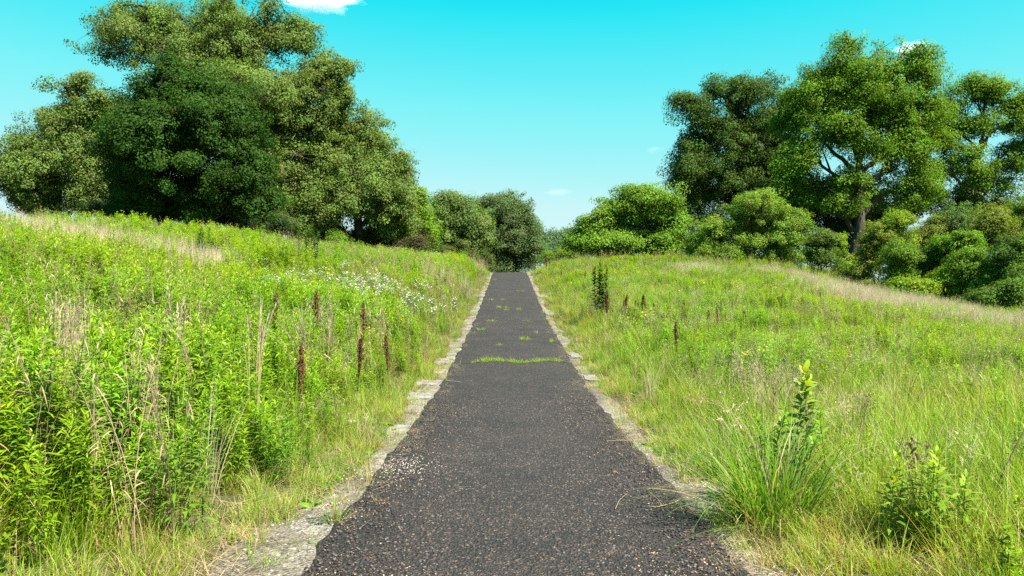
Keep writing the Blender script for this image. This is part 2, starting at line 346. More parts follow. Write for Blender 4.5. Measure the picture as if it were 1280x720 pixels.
def p_flower(h, col, r, n=5, hd=5):
    mb = MB()
    for _ in range(n):
        b = np.r_[rng.normal(0,.1,2),0]; L = h*rng.uniform(.75,1.1); tip = b+np.r_[rng.normal(0,.1,2),L]; pts = bez(b, b+[0,0,L*.6], tip, 5)
        tube(mb, pts, np.linspace(.003,.0015,5), (.10,.16,.04), 3); m = 10; t = rng.uniform(.1,.85,m); P = np.stack([np.interp(t,np.linspace(0,1,5),pts[:,q]) for q in range(3)],1)
        leaves(mb, P, unit(rng.normal(0,1,(m,3))+[0,0,.5]), np.array([[0,0,1.]]), .07, .25, .2, jit(GREEN,m))
        for _ in range(hd):
            q = tip+np.r_[rng.normal(0,.05,2), rng.normal(0,.035)]; tube(mb, [pts[3], (pts[3]+q)/2, q], .0012, (.12,.18,.05), 3); disc(mb, q, rng.normal(0,.35,3)+[0,0,1], r*rng.uniform(.7,1.2), col)
    return mb.mesh('flower', M['petal'])
def p_litter():
    mb = MB(); n = 26; b = np.c_[rng.uniform(-.2,.2,(n,2)), rng.uniform(0,.03,n)]
    blades(mb, b, rng.uniform(0,6.28,n), rng.uniform(.1,.4,n), rng.uniform(1.3,1.6,n), rng.normal(0,.3,n), .004, jit(STRAW*.75,n,.3), None, 2)
    return mb.mesh('litter', M['dry_leaf'])
def p_rosette():
    mb = MB(); n = 16; a = np.arange(n)*2.4; el = rng.uniform(.15,.9,n)
    leaves(mb, np.c_[rng.normal(0,.015,(n,2)), 0*a], np.stack([np.cos(a)*np.cos(el),np.sin(a)*np.cos(el),np.sin(el)],1), np.array([[0,0,1.]]), rng.uniform(.05,.14,n), .4, .4, jit(GREEN*1.1,n))
    return mb.mesh('rosette', M['meadow_leaf'])

def field(n_try, dens, seed, dmin=2.2, dmax=64):
    """random points in the wedge the camera and its neighbours see; dens(x, y, D) in plants per square metre"""
    r = np.random.default_rng(seed); out = []
    for a, b in ((dmin,6),(6,12),(12,22),(22,38),(38,dmax)):
        if b <= a: continue
        w = .70*b+3.0; area = 2*w*(b-a); cap = n_try(a); k = int(area*cap)
        x = r.uniform(-w, w, k); y = r.uniform(a, b, k); ok = np.abs(x) < .70*y+3.0
        x, y = x[ok], y[ok]; p = dens(x, y)/cap; ok = r.random(len(x)) < p; out.append(np.c_[x[ok], y[ok]])
    return np.concatenate(out)
def dist_edge(x, y): return np.abs(x)-1.2-verge_w(x, y)*.8        # metres outside the bare strip
def put(name, xy, smin, smax, protos, tilt=.08, zoff=-.02, sfun=None, seed=0):
    r = np.random.default_rng(seed+99); n = len(xy); z = terrain(xy[:,0], xy[:,1])+zoff
    s = r.uniform(smin, smax, n)
    if sfun is not None: s *= sfun(xy[:,0], xy[:,1])
    rot = np.c_[r.normal(0,tilt,(n,2)), r.uniform(0,6.28,n)]
    o = scatter(name, np.c_[xy, z], rot, s, r.integers(0, len(protos), n), protos); return o
def blob(x, y, p, rx, ry): return np.exp(-(((x-p[0])/rx)**2+((y-p[1])/ry)**2))
def seg_mask(x, y, P, w):                        # closeness to a polyline on the ground
    d = np.full(len(x), 1e9)
    for a, b in zip(P[:-1], P[1:]):
        ab = b-a; t = np.clip(((x-a[0])*ab[0]+(y-a[1])*ab[1])/(ab@ab), 0, 1); d = np.minimum(d, np.hypot(x-a[0]-t*ab[0], y-a[1]-t*ab[1]))
    return np.exp(-(d/w)**2)
DRYL = [hit(px, py, .5)[:2] for px, py in ((20,290),(90,302),(160,312),(235,325))]
DRYR = [hit(px, py, .5)[:2] for px, py in ((890,335),(980,342),(1060,358),(1150,378),(1210,392))]
WHITE = [hit(px, py, .5)[:2] for px, py in ((330,352),(400,368),(465,372),(520,385))]
TANL = hit(555, 350, .4)[:2]
near_cap = lambda c1, c2, c3: (lambda a: c1 if a < 12 else c2 if a < 22 else c3)
def left_mix(x, y): return x < 0
grassy = lambda x, y: np.where(x > 0, sstep(.35,.6,vnoise(x,y,5,21))*.6+.9*sstep(14,8,y)*sstep(9,4,x)+.3*sstep(3.2,1.6,x), .16+.35*sstep(.45,.7,vnoise(x,y,1.8,22))+.8*sstep(.75,.1,dist_edge(x,y)))
tall = lambda x, y: np.where(x < 0, sstep(.05,.75,dist_edge(x,y)), sstep(.15,1.2,dist_edge(x,y)))
dryness = lambda x, y: np.clip(seg_mask(x,y,DRYL,1.7)+seg_mask(x,y,DRYR,3.0)*(.25+1.1*sstep(.3,.7,vnoise(x,y,2.6,73)))*sstep(23,18,x), 0, 1)

d_gold = lambda x, y: np.interp(y,[3,10,22,40,64],[22,17,13,10,7])*tall(x,y)*np.clip(1.1-grassy(x,y),.08,1)*(1-.92*dryness(x,y))
d_grass = lambda x, y: np.interp(y,[3,10,22,40,64],[34,24,13,8,5])*sstep(-.15,.4,dist_edge(x,y))*np.clip(.25+grassy(x,y),0,1)
hsc = lambda x, y: np.where(x < 0, 1.0, .66)*(.45+.55*sstep(.1,1.6,dist_edge(x,y)))*(.72+.55*vnoise(x,y,2.2,31))
G = [p_goldenrod(k, .95) for k in range(6)]
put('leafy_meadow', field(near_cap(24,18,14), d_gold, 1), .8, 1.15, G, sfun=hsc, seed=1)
BW = [p_broadweed(.8) for _ in range(4)]
put('broadleaf_weeds', field(near_cap(6,6,3), lambda x,y: np.interp(y,[3,12,60],[6,5,1.5])*tall(x,y)*sstep(.42,.6,vnoise(x,y,2.2,41)), 2), .6, 1.1, BW, sfun=hsc, seed=2)
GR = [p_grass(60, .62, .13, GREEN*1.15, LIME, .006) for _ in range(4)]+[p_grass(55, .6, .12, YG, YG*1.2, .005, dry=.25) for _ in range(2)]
gsc = lambda x, y: (.45+.55*sstep(.1,1.2,dist_edge(x,y)))*(.8+.45*vnoise(x,y,2,51))
put('meadow_grass', field(near_cap(36,26,14), d_grass, 3), .7, 1.25, GR, sfun=gsc, seed=3)
VG = [p_grass(34, .17, .07, YG, YG*1.25, .0035, .5, 1., .35) for _ in range(3)]+[p_grass(30, .14, .06, GREEN*1.3, LIME, .0035, .5, 1., .1) for _ in range(2)]
d_verge = lambda x, y: np.interp(y,[3,10,22,40,64],[75,60,30,16,8])*np.exp(-((dist_edge(x,y)-.12)/.32)**2)*sstep(.2,.55,vnoise(x,y,.5,61)+.25*vnoise(x,y,.15,62))*(np.abs(x) > 1.15)
put('verge_grass', field(near_cap(60,46,24), d_verge, 4), .6, 1.4, VG, seed=4)
DG = [p_dry(1.0) for _ in range(4)]
put('dry_grass', field(near_cap(10,12,28), lambda x,y: 26*sstep(.2,.6,dryness(x,y)*(.6+.6*vnoise(x,y,1.6,71)))+.8*tall(x,y)*sstep(.62,.72,vnoise(x,y,2.2,72))+6*blob(x,y,TANL,1.0,3.0)*(x < -1.5), 5), .75, 1.1, DG, sfun=lambda x,y: np.where(x < 0, 1.12, .82), seed=5)
SG = [p_seedgrass(.85) for _ in range(4)]
put('seeding_grass', field(near_cap(8,6,3), lambda x,y: np.interp(y,[3,12,60],[6,4,2])*sstep(.1,.9,dist_edge(x,y))*np.where(x > 0, .9, .35+.5*sstep(2.5,.5,dist_edge(x,y)))*sstep(.3,.6,vnoise(x,y,2.5,81)), 6), .7, 1.15, SG, sfun=lambda x,y: .55+.45*sstep(.2,1.5,dist_edge(x,y)), seed=6)
def p_straw():
    mb = MB()
    for _ in range(5):
        b = np.r_[rng.normal(0,.08,2),0]; L = rng.uniform(.8,1.2); tip = b+np.r_[rng.normal(0,.12,2),L]; pts = bez(b, b+[0,0,L*.6], tip, 6); c = jit((.34,.26,.16),1,.25)[0]; tube(mb, pts, np.linspace(.0032,.0012,6), c, 3)
        m = 14; t = rng.uniform(.3,1,m); P = np.stack([np.interp(t,np.linspace(0,1,6),pts[:,q]) for q in range(3)],1); leaves(mb, P, unit(rng.normal(0,.6,(m,3))+[0,0,.3]), np.array([[.2,.3,1.]]), rng.uniform(.03,.12,m), .07, .5, jit(c*1.1,m))
    return mb.mesh('straw', M['dry_leaf'])
put('dead_straws', field(near_cap(6,6,4), lambda x,y: np.where(x < 0, 4.6, 1.1)*tall(x,y)*sstep(.35,.65,vnoise(x,y,1.4,141))*np.interp(y,[3,20,60],[1.1,1,.6]), 33), .75, 1.15, [p_straw() for _ in range(4)], sfun=lambda x,y: np.where(x < 0, 1.08, .8), seed=33)
FL = [p_flower(.95, (.78,.8,.74), .016, 6, 8) for _ in range(4)]
put('white_wildflowers', field(near_cap(10,10,9), lambda x,y: (5*np.clip(seg_mask(x,y,WHITE,1.7),0,1)*(x < -1.6)*(x > -7.5)*sstep(-7.5,-5,x)*(.25+.75*sstep(.35,.6,vnoise(x,y,1.3,91))))+.02*tall(x,y)*(x < 0)*(x > -6), 7), .75, 1.1, FL, seed=7)
d_under = lambda x, y: np.interp(y,[3,10,22,40],[42,30,10,0])*sstep(-.05,.3,dist_edge(x,y))*(.35+.65*sstep(.3,.6,vnoise(x,y,.8,65)))*np.exp(-np.maximum(dist_edge(x,y)-.5,0)/.5)
put('short_grass', field(near_cap(42,30,10), d_under, 24, dmax=38), .7, 1.9, VG, seed=24)
YF = [p_flower(.85, (.75,.62,.04), .02, 3, 6) for _ in range(2)]
yp = [hit(480,412,.5)[:2], hit(490,405,.5)[:2], hit(415,345,.6)[:2], hit(395,330,.7)[:2]]
put('yellow_wildflowers', field(near_cap(6,6,6), lambda x,y: sum(4*blob(x,y,p,.35,.9) for p in yp)+.05*tall(x,y), 8), .8, 1.0, YF, seed=8)
put('dead_thatch', field(near_cap(28,14,5), lambda x,y: np.interp(y,[3,12,40],[26,12,3])*sstep(-.35,0,dist_edge(x,y))*(np.abs(x) > 1.28)*np.exp(-np.maximum(dist_edge(x,y)-.5,0)/.9), 9), .7, 1.2, [p_litter() for _ in range(3)], zoff=.0, seed=9)
put('low_weeds', field(near_cap(14,9,4), lambda x,y: np.interp(y,[3,12,40],[11,6,2])*np.exp(-((dist_edge(x,y)-.3)/.4)**2)*(np.abs(x) > 1.25)*sstep(.4,.6,vnoise(x,y,.7,101)), 10), .5, 1.2, [p_rosette() for _ in range(3)], zoff=0, seed=10)

# pebbles on the bare strip, bits on the path
def pebble(col, fl=.6):
    mb = MB(); import itertools
    v = unit(np.array([p for p in itertools.product((-1,0,1), repeat=3) if any(p)], float)); v = v[np.abs(v).sum(1) < 1.5]
    v = v*rng.uniform(.7,1.2,(len(v),1))*[1,.75,fl]
    import bmesh
    bm = bmesh.new(); [bm.verts.new(p) for p in v]; bmesh.ops.convex_hull(bm, input=bm.verts[:]); bmesh.ops.recalc_face_normals(bm, faces=bm.faces[:]); bm.verts.ensure_lookup_table(); bm.verts.index_update()
    t = [[x.index for x in f.verts] for f in bm.faces]; mb.add([x.co for x in bm.verts], col, t=t); bm.free()
    return mb.mesh('pebble', M['seed'])
PB = [pebble(c) for c in ((.36,.33,.3),(.46,.43,.4),(.27,.23,.18),(.4,.35,.3))]
spill = hit(495, 588)[:2]
pxy = field(near_cap(260,60,10), lambda x,y: np.interp(y,[3,7,14,30],[260,200,60,5])*np.exp(-((np.abs(x)-1.24-.3*verge_w(x,y))/(.05+.45*verge_w(x,y)))**2)*sstep(.3,.6,vnoise(x,y,.6,111))*(np.abs(x) > 1.21), 11, dmax=30)
put('gravel_pebbles', pxy, .003, .014, PB, tilt=.5, zoff=.012, seed=11)
r = np.random.default_rng(5); n = 520; sx = spill[0]+r.normal(0,.2,n); sy = spill[1]+r.normal(0,.28,n); ok = sx > -1.18
sxy = np.c_[sx, sy][ok]
def put_path(name, xy, smin, smax, protos, seed, zo=.036):
    rr = np.random.default_rng(seed); k = len(xy); z = path_z(xy[:,1])+zo
    return scatter(name, np.c_[xy,z], np.c_[rr.normal(0,.3,(k,2)), rr.uniform(0,6.28,k)], rr.uniform(smin,smax,k), rr.integers(0,len(protos),k), protos)
put_path('spilled_gravel', sxy, .002, .0075, PB[:2]+PB[3:], 12)
CH = [pebble(c, .35) for c in ((.44,.25,.13),(.52,.36,.23),(.3,.17,.1))]
k = 9000; cx = r.uniform(-1.15,1.15,k); cy = 2.6+11*r.random(k)**1.4
keep = r.random(k) < (.12+1.0*sstep(.55,.75,vnoise(cx,cy,.5,121))*np.interp(cy,[3,5,9,14],[1,.8,.35,.15]))
put_path('brown_chips', np.c_[cx,cy][keep], .0025, .0075, CH, 13)
k = 16000; cx = r.uniform(-1.17,1.17,k); cy = 2.6+9*r.random(k)**1.5
put_path('loose_asphalt_grit', np.c_[cx,cy], .004, .012, [pebble(c,.6) for c in ((.042,.036,.035),(.062,.053,.05),(.11,.095,.09),(.024,.021,.021))], 14, .037)

# grass growing in the cracks of the path
cg = []
for py, a, b, dn in ((455,606,700,180),(456,563,606,16),(427,650,662,22),(430,682,692,12),(433,622,632,4),(414,590,650,16),(403,604,668,22),(389,628,652,26),(376,604,640,24),(357,610,622,10),(350,611,622,10),(386,612,640,18),(365,640,655,14),(418,668,676,3)):
    n = dn; px = r.uniform(a, b, n); D = hit((a+b)/2, py)[1]; cl = r.uniform(a,b,max(2,n//9)); px = np.clip(cl[r.integers(0,len(cl),n)]+r.normal(0,(b-a)*(.16 if dn > 100 else .05),n),a,b); cg.append(np.c_[CAMX+(px-CX)/F*D, D+r.normal(0,.06,n)+.16*np.sin(px*.09+py)])
cg = np.concatenate(cg); cg = cg[np.abs(cg[:,0]) < 1.17]
def crack(py, a, b, seed):
    D = hit((a+b)/2, py)[1]; x = np.arange(CAMX+(a-CX)/F*D, CAMX+(b-CX)/F*D, .03); x = x[np.abs(x) < 1.16]; n = len(x); rr = np.random.default_rng(seed)
    yc = D+.16*np.sin(((x-CAMX)*F/D+CX)*.09+py)+rr.normal(0,.012,n); w = (.012+.03*vnoise(x,x*0+seed,.25,seed))*rr.uniform(.5,1.3,n); w[[0,-1]] = .002
    V = np.concatenate([np.c_[x,yc-w,path_z(yc-w)+.044], np.c_[x,yc+w,path_z(yc+w)+.044]]); i = np.arange(n-1); mb = MB(); mb.add(V, (.05,.038,.028), q=np.stack([i,i+1,i+1+n,i+n],1)); tag(mb.build('path_crack', M['seed']), kind='structure')
for q, (py, a, b) in enumerate(((455,563,712),(430,676,696),(414,588,668),(403,600,676),(389,606,668),(376,604,664))): crack(py, a, b, 200+q)
k = 260; lx = r.uniform(.75,1.2,k)**.6*np.where(r.random(k) < .5, -1, 1)*1.15; put_path('blown_litter', np.c_[lx, 3+22*r.random(k)**1.3], .15, .5, [p_litter() for _ in range(3)], 44, .04)
CGp = [p_grass(16, .09, .05, GREEN*1.3, LIME*1.1, .004, .8, .9, .2) for _ in range(4)]
put_path('crack_grass', cg, .4, 1.5, CGp, 15, .03)

DENS = 1.8
# ------------------------------------------------------------------ trees
def crown_leaves(mb, C, Rr, nper, leaf, col, flat=.62, ccol=.2, out=None):
    """leaf sprays: centres C, radii Rr; about nper leaves each (more in the larger); per-leaf folded quad"""
    leaf = leaf*.64; k = len(C); n = int(nper*1.65)*k; pr = Rr**2; idx = rng.choice(k, n, p=pr/pr.sum())
    if out is None: out = unit(rng.normal(0,1,(k,3)))
    ax = unit(out*[1,1,.35]+rng.normal(0,.45,(k,3)))                    # each spray stretches along its twig
    off = unit(rng.normal(0,1,(n,3)))*np.minimum(rng.random((n,1))**.42,.93)*[1,1,flat]
    along = (off*ax[idx]).sum(1, keepdims=True); off = off*.8+ax[idx]*along*.55-np.array([0,0,1.])*np.maximum(along,0)*.18
    P = C[idx]+off*Rr[idx][:,None]
    nor = unit(off*.9+out[idx]*.35+[0,0,.5]+rng.normal(0,.45,(n,3))); d = unit(np.cross(nor, rng.normal(0,1,(n,3)))); s = np.cross(nor, d)
    l = (leaf*rng.uniform(.5,1.35,n))[:,None]; w = l*rng.uniform(.26,.42,(n,1))
    v = np.stack([P-d*l*.5, P+s*w-d*l*.05+nor*w*.25, P+d*l*.5-nor*l*.08, P-s*w-d*l*.05+nor*w*.25], 1)
    cc = np.asarray(col)*(1+rng.uniform(-ccol,ccol,(k,1)))*(1+rng.uniform(-.1,.1,(k,3)))
    c = cc[idx]*(1+rng.uniform(-.22,.22,(n,1)))
    mb.add(v.reshape(-1,3), np.repeat(c,4,0), q=np.arange(n*4).reshape(-1,4))
def tree(name, D, base_px, lobes, label, cat='tree', col=(.05,.085,.02), clumps=300, nper=90, leaf=.2, cr=.85, trunk_r=.3, gaps=.35, group=None, depth=1.0, shell=.5, fork=.35, limb=1.0, flat=.8, base_z=None, stems=1, rag=1.0):
    """lobes: (px, py, rx px, ry px[, depth offset m]) read off the photo, each an ellipsoid D metres away"""
    s = D/F; bx = at(base_px, 0, D)[0]; bz = gz(bx, D)-.1 if base_z is None else base_z
    root = empty(name, (bx, D, bz), 0, label, cat, group); O = np.array([bx, D, bz])
    E = [];
    for l in lobes:
        p = at(l[0], l[1], D); p[1] += l[4] if len(l) > 4 else 0
        E.append((p-O, np.array([l[2]*s, max(.6,depth*.5*(l[2]+l[3])*s), l[3]*s])))
    kids = []
    for c, rad in E:                              # smaller lobes growing out of the big ones break the outline up
        for _ in range(3):
            u = unit(rng.normal(0,1,3)*[1,.8,1]+[0,0,.25]); f = rng.uniform(.34,.6); kids.append((c+u*rad*rng.uniform(.55,.85)*rag, np.maximum(rad*f*rng.uniform(.75,1.3,3), .35*cr)))
    E = [(c, rad*.9) for c, rad in E]+[q for q in kids if q[0][2] > .3]; lim = len(E)-len(kids)
    vol = np.array([(e[1][0]*e[1][2]+.3)*(1.15 if i >= lim else 1) for i, e in enumerate(E)]); cnt = np.maximum(4, (clumps*vol/vol.sum()).astype(int))
    top = max(e[0][2]+e[1][2] for e in E); tw = MB(); bcol = (1,1,1); C = []; OUT = []; FAR = []
    cen = sum(e[0]*v for e, v in zip(E, vol))/vol.sum()
    forkz = max(.4, top*fork); starts = []
    for q in range(stems):
        sx, sy = (rng.normal(0,.35,2) if stems > 1 else (0,0)); st = np.array([sx*trunk_r*3, sy*trunk_r*3, 0])
        ez = max(forkz, top*.72); tp = bez(st, st+[0,0,ez*.5], np.array([cen[0]*.5+sx*ez*.5, cen[1]*.4+sy*ez*.5, ez]), 14); tp[1:-1] += rng.normal(0,.02*ez**.5,(12,3))*[1,1,0]
        fl = np.linspace(1,.2,14)**.8; fl[0] = 1.5; fl[1] = 1.12
        tube(tw, tp, trunk_r*fl/stems**.5, bcol, 9); starts.append(tp)
    par = []
    for ei, ((c, rad), k) in enumerate(zip(E, cnt)):
        if ei < lim:                              # main limbs leave the trunk below their part of the crown
            tp = starts[rng.integers(len(starts))]; za = np.clip(c[2]-.75*np.hypot(*(c[:2]-cen[:2]*.4)), forkz*.7, top*.66); sp = tp[np.argmin(abs(tp[:,2]-za))]; r0 = trunk_r*(.5-.3*za/top)*limb
        else:
            S0 = par[np.argmin([np.linalg.norm(c-q[-1]) for q in par])]; sp = S0[5]; r0 = trunk_r*.14
        mid = sp*.5+c*.5; mid[2] += .12*np.linalg.norm(c-sp); mid = mid+rng.normal(0,.09,3)*np.linalg.norm(c-sp)
        lp = bez(sp, mid, c+rad*[0,0,.3], 9); lp[1:-1] += rng.normal(0,.018*np.linalg.norm(c-sp),(7,3)); tube(tw, lp, np.linspace(r0, trunk_r*.07, 9), bcol, 6)
        if ei < lim: par.append(lp)
        subs = [lp]
        for _ in range(4+int(k/22)):
            j = rng.integers(3,9); e = c+unit(rng.normal(0,1,3)+[0,0,.25])*rad*rng.uniform(.5,.85); m = (lp[j]+e)/2+[0,0,.12*np.linalg.norm(e-lp[j])]
            sp2 = bez(lp[j], m, e, 6); tube(tw, sp2, np.linspace(trunk_r*.2, trunk_r*.05, 6), bcol, 5); subs.append(sp2)
        S = np.concatenate(subs)
        k = int(k*DENS*1.35); u = unit(rng.normal(0,1,(k*2,3))); rr = rng.random(k*2)**shell*(1+.5*rng.random(k*2)**3)
        lump = .74+.42*vnoise(u[:,0]*1.7+c[0], u[:,2]*1.7+u[:,1]+c[2], .45, len(C)+int(D)); P = c+u*(rr*lump)[:,None]*rad
        dens = vnoise(P[:,0]*1.3+P[:,1], P[:,2]*1.3+.7*P[:,1], max(1.4,cr*2.8), int(D)+len(C)); P = P[np.argsort(-dens+rng.random(len(P))*(1-gaps)*.95)[:k]]
        P = P[P[:,2] > .15]
        for p in P:
            j = np.argmin(((S-p)**2).sum(1)); tube(tw, bez(S[j], (S[j]+p)/2+[0,0,.1], p, 4), np.linspace(trunk_r*.06+.008,.006,4), bcol, 3)
        C.append(P); OUT.append(unit((P-c)/rad+[0,0,.15])); FAR.append(np.linalg.norm((P-c)/rad, axis=1))
    C = np.concatenate(C); mb = MB(); rc = cr*.86*np.exp(rng.normal(-.12,.36,len(C)))*np.interp(np.concatenate(FAR),[.8,1.25],[1,.62])
    crown_leaves(mb, C, rc, nper, leaf, col, flat, out=np.concatenate(OUT))
    tw.build('trunk', M['bark'], root, True); mb.build('crown', M['tree_leaf'], root)
    return root
OLIVE = (.128,.19,.042); DKG = (.032,.080,.010); BRG = (.14,.25,.02); DKO = (.068,.122,.022)
tree('oak_tree', 56, 290, [(300,55,62,52,0),(345,30,45,40,1),(165,45,55,38,-1),(225,75,70,55,0),(265,15,32,28,2),(175,10,35,20,1),(385,85,36,28,1),(425,85,16,22,0),(395,120,42,42,0),(370,160,60,45,1),(270,60,60,50,1),(210,45,50,40,1),(310,95,70,45,1),(330,125,95,60,-1),(410,160,45,45,2),(250,160,80,70,3),(350,210,80,60,0),(430,120,22,18,0)],
     'tallest olive green oak on the left ridge, behind the round dark maple', col=OLIVE, clumps=900, nper=95, leaf=.21, cr=.82, trunk_r=.42, gaps=.35, fork=.45)
tree('oak_tree', 53, 70, [(98,120,38,24,0),(60,165,45,32,0),(25,200,28,28,0),(110,185,55,45,1),(130,160,36,36,1),(95,150,36,28,1),(140,205,50,50,1),(60,250,50,16,0),(110,255,50,16,0),(85,185,60,45,0),(120,130,24,24,0),(50,215,45,35,1),(60,225,60,32,-1),(15,235,22,14,0),(130,235,50,40,1),(35,258,25,10,0)],
     'low spreading olive oak at the far left end of the ridge', col=OLIVE, clumps=460, nper=95, leaf=.2, cr=.78, trunk_r=.3, gaps=.3, fork=.3)
tree('maple_tree', 43, 235, [(222,115,58,42,-1),(190,160,62,55,0),(275,155,60,55,0),(235,190,95,70,-1.5),(170,225,65,45,0),(300,215,50,55,0),(240,250,105,35,0),(315,255,30,30,0)],
     'rounded dark green maple standing in front of the tallest oak', col=DKG, clumps=720, nper=120, leaf=.19, cr=.7, trunk_r=.3, gaps=.2, fork=.2, rag=.6)
tree('oak_tree', 57, 450, [(455,165,38,36,0),(485,205,34,42,0),(415,215,50,50,-1),(450,245,65,48,-1),(400,270,55,38,-2),(490,265,40,40,0),(370,255,40,45,0),(505,235,16,30,0),(430,190,48,45,1),(470,215,44,50,1),(480,245,46,46,-1),(420,235,60,50,1),(425,150,30,30,1),(395,190,45,45,1)],
     'broad olive oak sloping down to the right of the tallest oak', col=(.13,.192,.042), clumps=640, nper=100, leaf=.2, cr=.78, trunk_r=.42, gaps=.15, fork=.25, rag=.7)
tree('young_tree', 60, 512, [(515,262,26,26,0),(530,285,22,26,0),(495,290,24,22,0),(515,300,32,18,0)], 'bright green young tree below the broad olive oak', col=BRG, clumps=130, nper=100, leaf=.2, cr=.75, trunk_r=.14, fork=.2)
tree('oak_tree', 76, 575, [(560,258,24,22,0),(583,275,26,32,0),(550,290,26,30,0),(580,305,30,24,0),(570,275,34,34,0),(595,290,20,34,0)], 'small olive oak between the bright young tree and the dark oak at the path end', col=(.118,.185,.045), clumps=280, nper=90, leaf=.24, cr=.92, trunk_r=.25, fork=.2, gaps=.1, rag=.6)
tree('oak_tree', 96, 632, [(625,258,34,22,0),(605,265,22,24,0),(650,280,24,28,0),(628,300,44,36,0),(660,310,20,26,0),(610,318,20,24,0),(640,326,40,18,0),(630,338,46,16,0),(640,262,30,24,0),(630,275,44,34,0),(648,300,34,34,0)], 'dark oak closing the far end of the path', col=(.095,.145,.05), clumps=420, nper=90, leaf=.27, cr=1.0, trunk_r=.4, fork=.2, gaps=.1, rag=.5)
for i, (D, px, lob, lab) in enumerate([
  (190, 690, [(688,300,14,12,0),(684,312,20,14,0)], 'tiny distant bluish tree next to the dark oak at the path end'),
  (215, 712, [(712,298,20,13,0),(705,312,24,14,0)], 'distant bluish green tree left of the light green spreading tree'),
  (170, 668, [(667,287,7,7,0),(666,300,11,14,0),(672,315,14,12,0)], 'slender distant treetop just right of the dark oak at the path end')]):
    tree('distant_tree', D, px, lob, lab, col=(.085,.15,.075), clumps=60, nper=80, leaf=.5, cr=1.9, trunk_r=.3, fork=.2, group='distant trees beyond the path end')  # distance haze is put into the leaf colour as a blue tint
tree('spreading_tree', 55, 790, [(800,244,34,14,0),(770,258,32,14,0),(825,255,22,20,0),(750,278,30,16,0),(790,282,40,20,1),(735,292,24,14,0),(830,290,25,22,0),(770,302,55,14,0),(735,306,30,12,0),(800,304,50,14,0),(772,312,24,10,0),(805,265,34,22,1)],
     'light green spreading tree with open branches in the right middle distance', col=(.135,.245,.024), clumps=420, nper=75, leaf=.2, cr=.8, trunk_r=.2, gaps=.4, fork=.25, flat=.6)
tree('oak_tree', 62, 925, [(905,115,34,24,0),(858,132,22,14,0),(885,150,40,26,0),(945,110,34,26,0),(965,150,40,40,0),(915,185,50,34,0),(870,200,36,30,0),(860,235,28,40,0),(905,240,50,40,1),(965,215,40,40,1),(880,275,40,30,0),(950,265,45,30,0),(930,150,45,40,1),(985,140,36,40,1),(975,190,40,40,1),(880,180,44,36,1),(855,215,30,36,0),(990,240,34,40,1),(905,215,50,40,1),(900,300,60,22,0),(980,290,40,24,0)],
     'dark oak with one bare reaching limb, left of the tallest right tree', col=DKO, clumps=820, nper=90, leaf=.2, cr=.8, trunk_r=.4, gaps=.25, fork=.35)
tree('tall_tree', 54, 1072, [(1075,85,55,35,0),(1120,90,50,34,0),(1040,100,36,34,0),(1150,95,26,26,0),(1090,130,62,40,0),(1025,145,34,34,0),(1135,145,42,34,0),(1060,180,45,34,-1),(1010,195,34,36,0),(1120,195,42,26,0),(1040,235,40,32,0),(1150,180,28,26,0),(1090,235,40,26,1),(1010,235,36,30,1),(1135,235,40,26,0),(1000,160,30,36,1),(1015,120,26,28,1),(1075,110,70,40,1),(1120,160,50,40,1),(1160,150,26,36,1)],
     'tallest bright green tree on the right with dark upright limbs', col=(.118,.22,.016), clumps=760, nper=85, leaf=.19, cr=.76, trunk_r=.42, gaps=.4, fork=.3, limb=1.15)
tree('tall_tree', 57, 1222, [(1215,120,34,20,0),(1255,125,34,24,0),(1180,140,22,22,0),(1235,155,45,22,0),(1180,180,30,20,0),(1290,140,34,30,0),(1205,205,40,20,0),(1275,190,36,28,0),(1165,215,30,18,0),(1250,230,50,20,0)],
     'bright airy tree at the right edge with sky showing between its limbs', col=(.118,.22,.016), clumps=360, nper=80, leaf=.19, cr=.76, trunk_r=.32, gaps=.65, fork=.35, limb=1.1)
def woods():
    th = R(-48)+R(96)*rng.random(1500); D = rng.uniform(125,165,len(th)); x = D*np.tan(th); k = len(th)
    C = np.stack([x, D, 1+rng.uniform(0,1,k)**.8*(7.2+1.3*np.sin(x*.13)+rng.normal(0,.8,k))],1); mb = MB(); crown_leaves(mb, C, rng.uniform(1.4,2.8,k), 60, .5, (.085,.15,.065)); return mb.build('distant_woods', M['tree_leaf'])  # leaf colour carries the haze blue of the distant trees
tag(woods(), kind='stuff')
# undergrowth: shrubs, each a thing of its own
def shrub(name, D, lob, label, col, clumps=70, cr=.5, nper=75, leaf=.13, **k):
    px = lob[0][0]; return tree(name, D, px, lob, label, 'shrub', col=col, clumps=clumps, nper=nper, leaf=leaf, cr=cr, trunk_r=.05, fork=.12, stems=3, flat=.75, shell=.6, gaps=k.pop('gaps',.3), rag=.8, **k)
SH = (.12,.21,.02); SHY = (.17,.26,.02); SHD = (.07,.13,.02); SHR = (.16,.2,.03)  # SHD: shrub green with the shade put into the colour
shrub('bush', 49, [(945,272,42,30,0),(900,292,38,26,0),(985,285,34,30,0),(920,308,50,16,0),(975,306,40,20,0),(955,252,20,14,0),(875,306,18,16,0),(900,318,50,12,0),(970,320,50,10,0)], 'large rounded bush in front of the dark oak on the right', (.155,.25,.03), 420, .45, 90)
shrub('bush', 46, [(1025,306,24,22,0),(1028,322,24,14,0)], 'small dark bush just right of the large rounded bush', (.09,.15,.025), 80, .42)
shrub('bush', 47, [(1048,312,14,18,0),(1052,330,22,16,0)], 'small yellow green bush beside the small dark bush', SHY, 45, .4)
shrub('understory_tree', 60, [(1010,262,40,40,0),(1050,280,45,32,0),(990,245,30,40,0),(1095,278,45,28,0),(1030,305,50,20,0)], 'dark undergrowth tree at the foot of the tallest right tree', (.045,.09,.016), 300, .7, 80, .19)
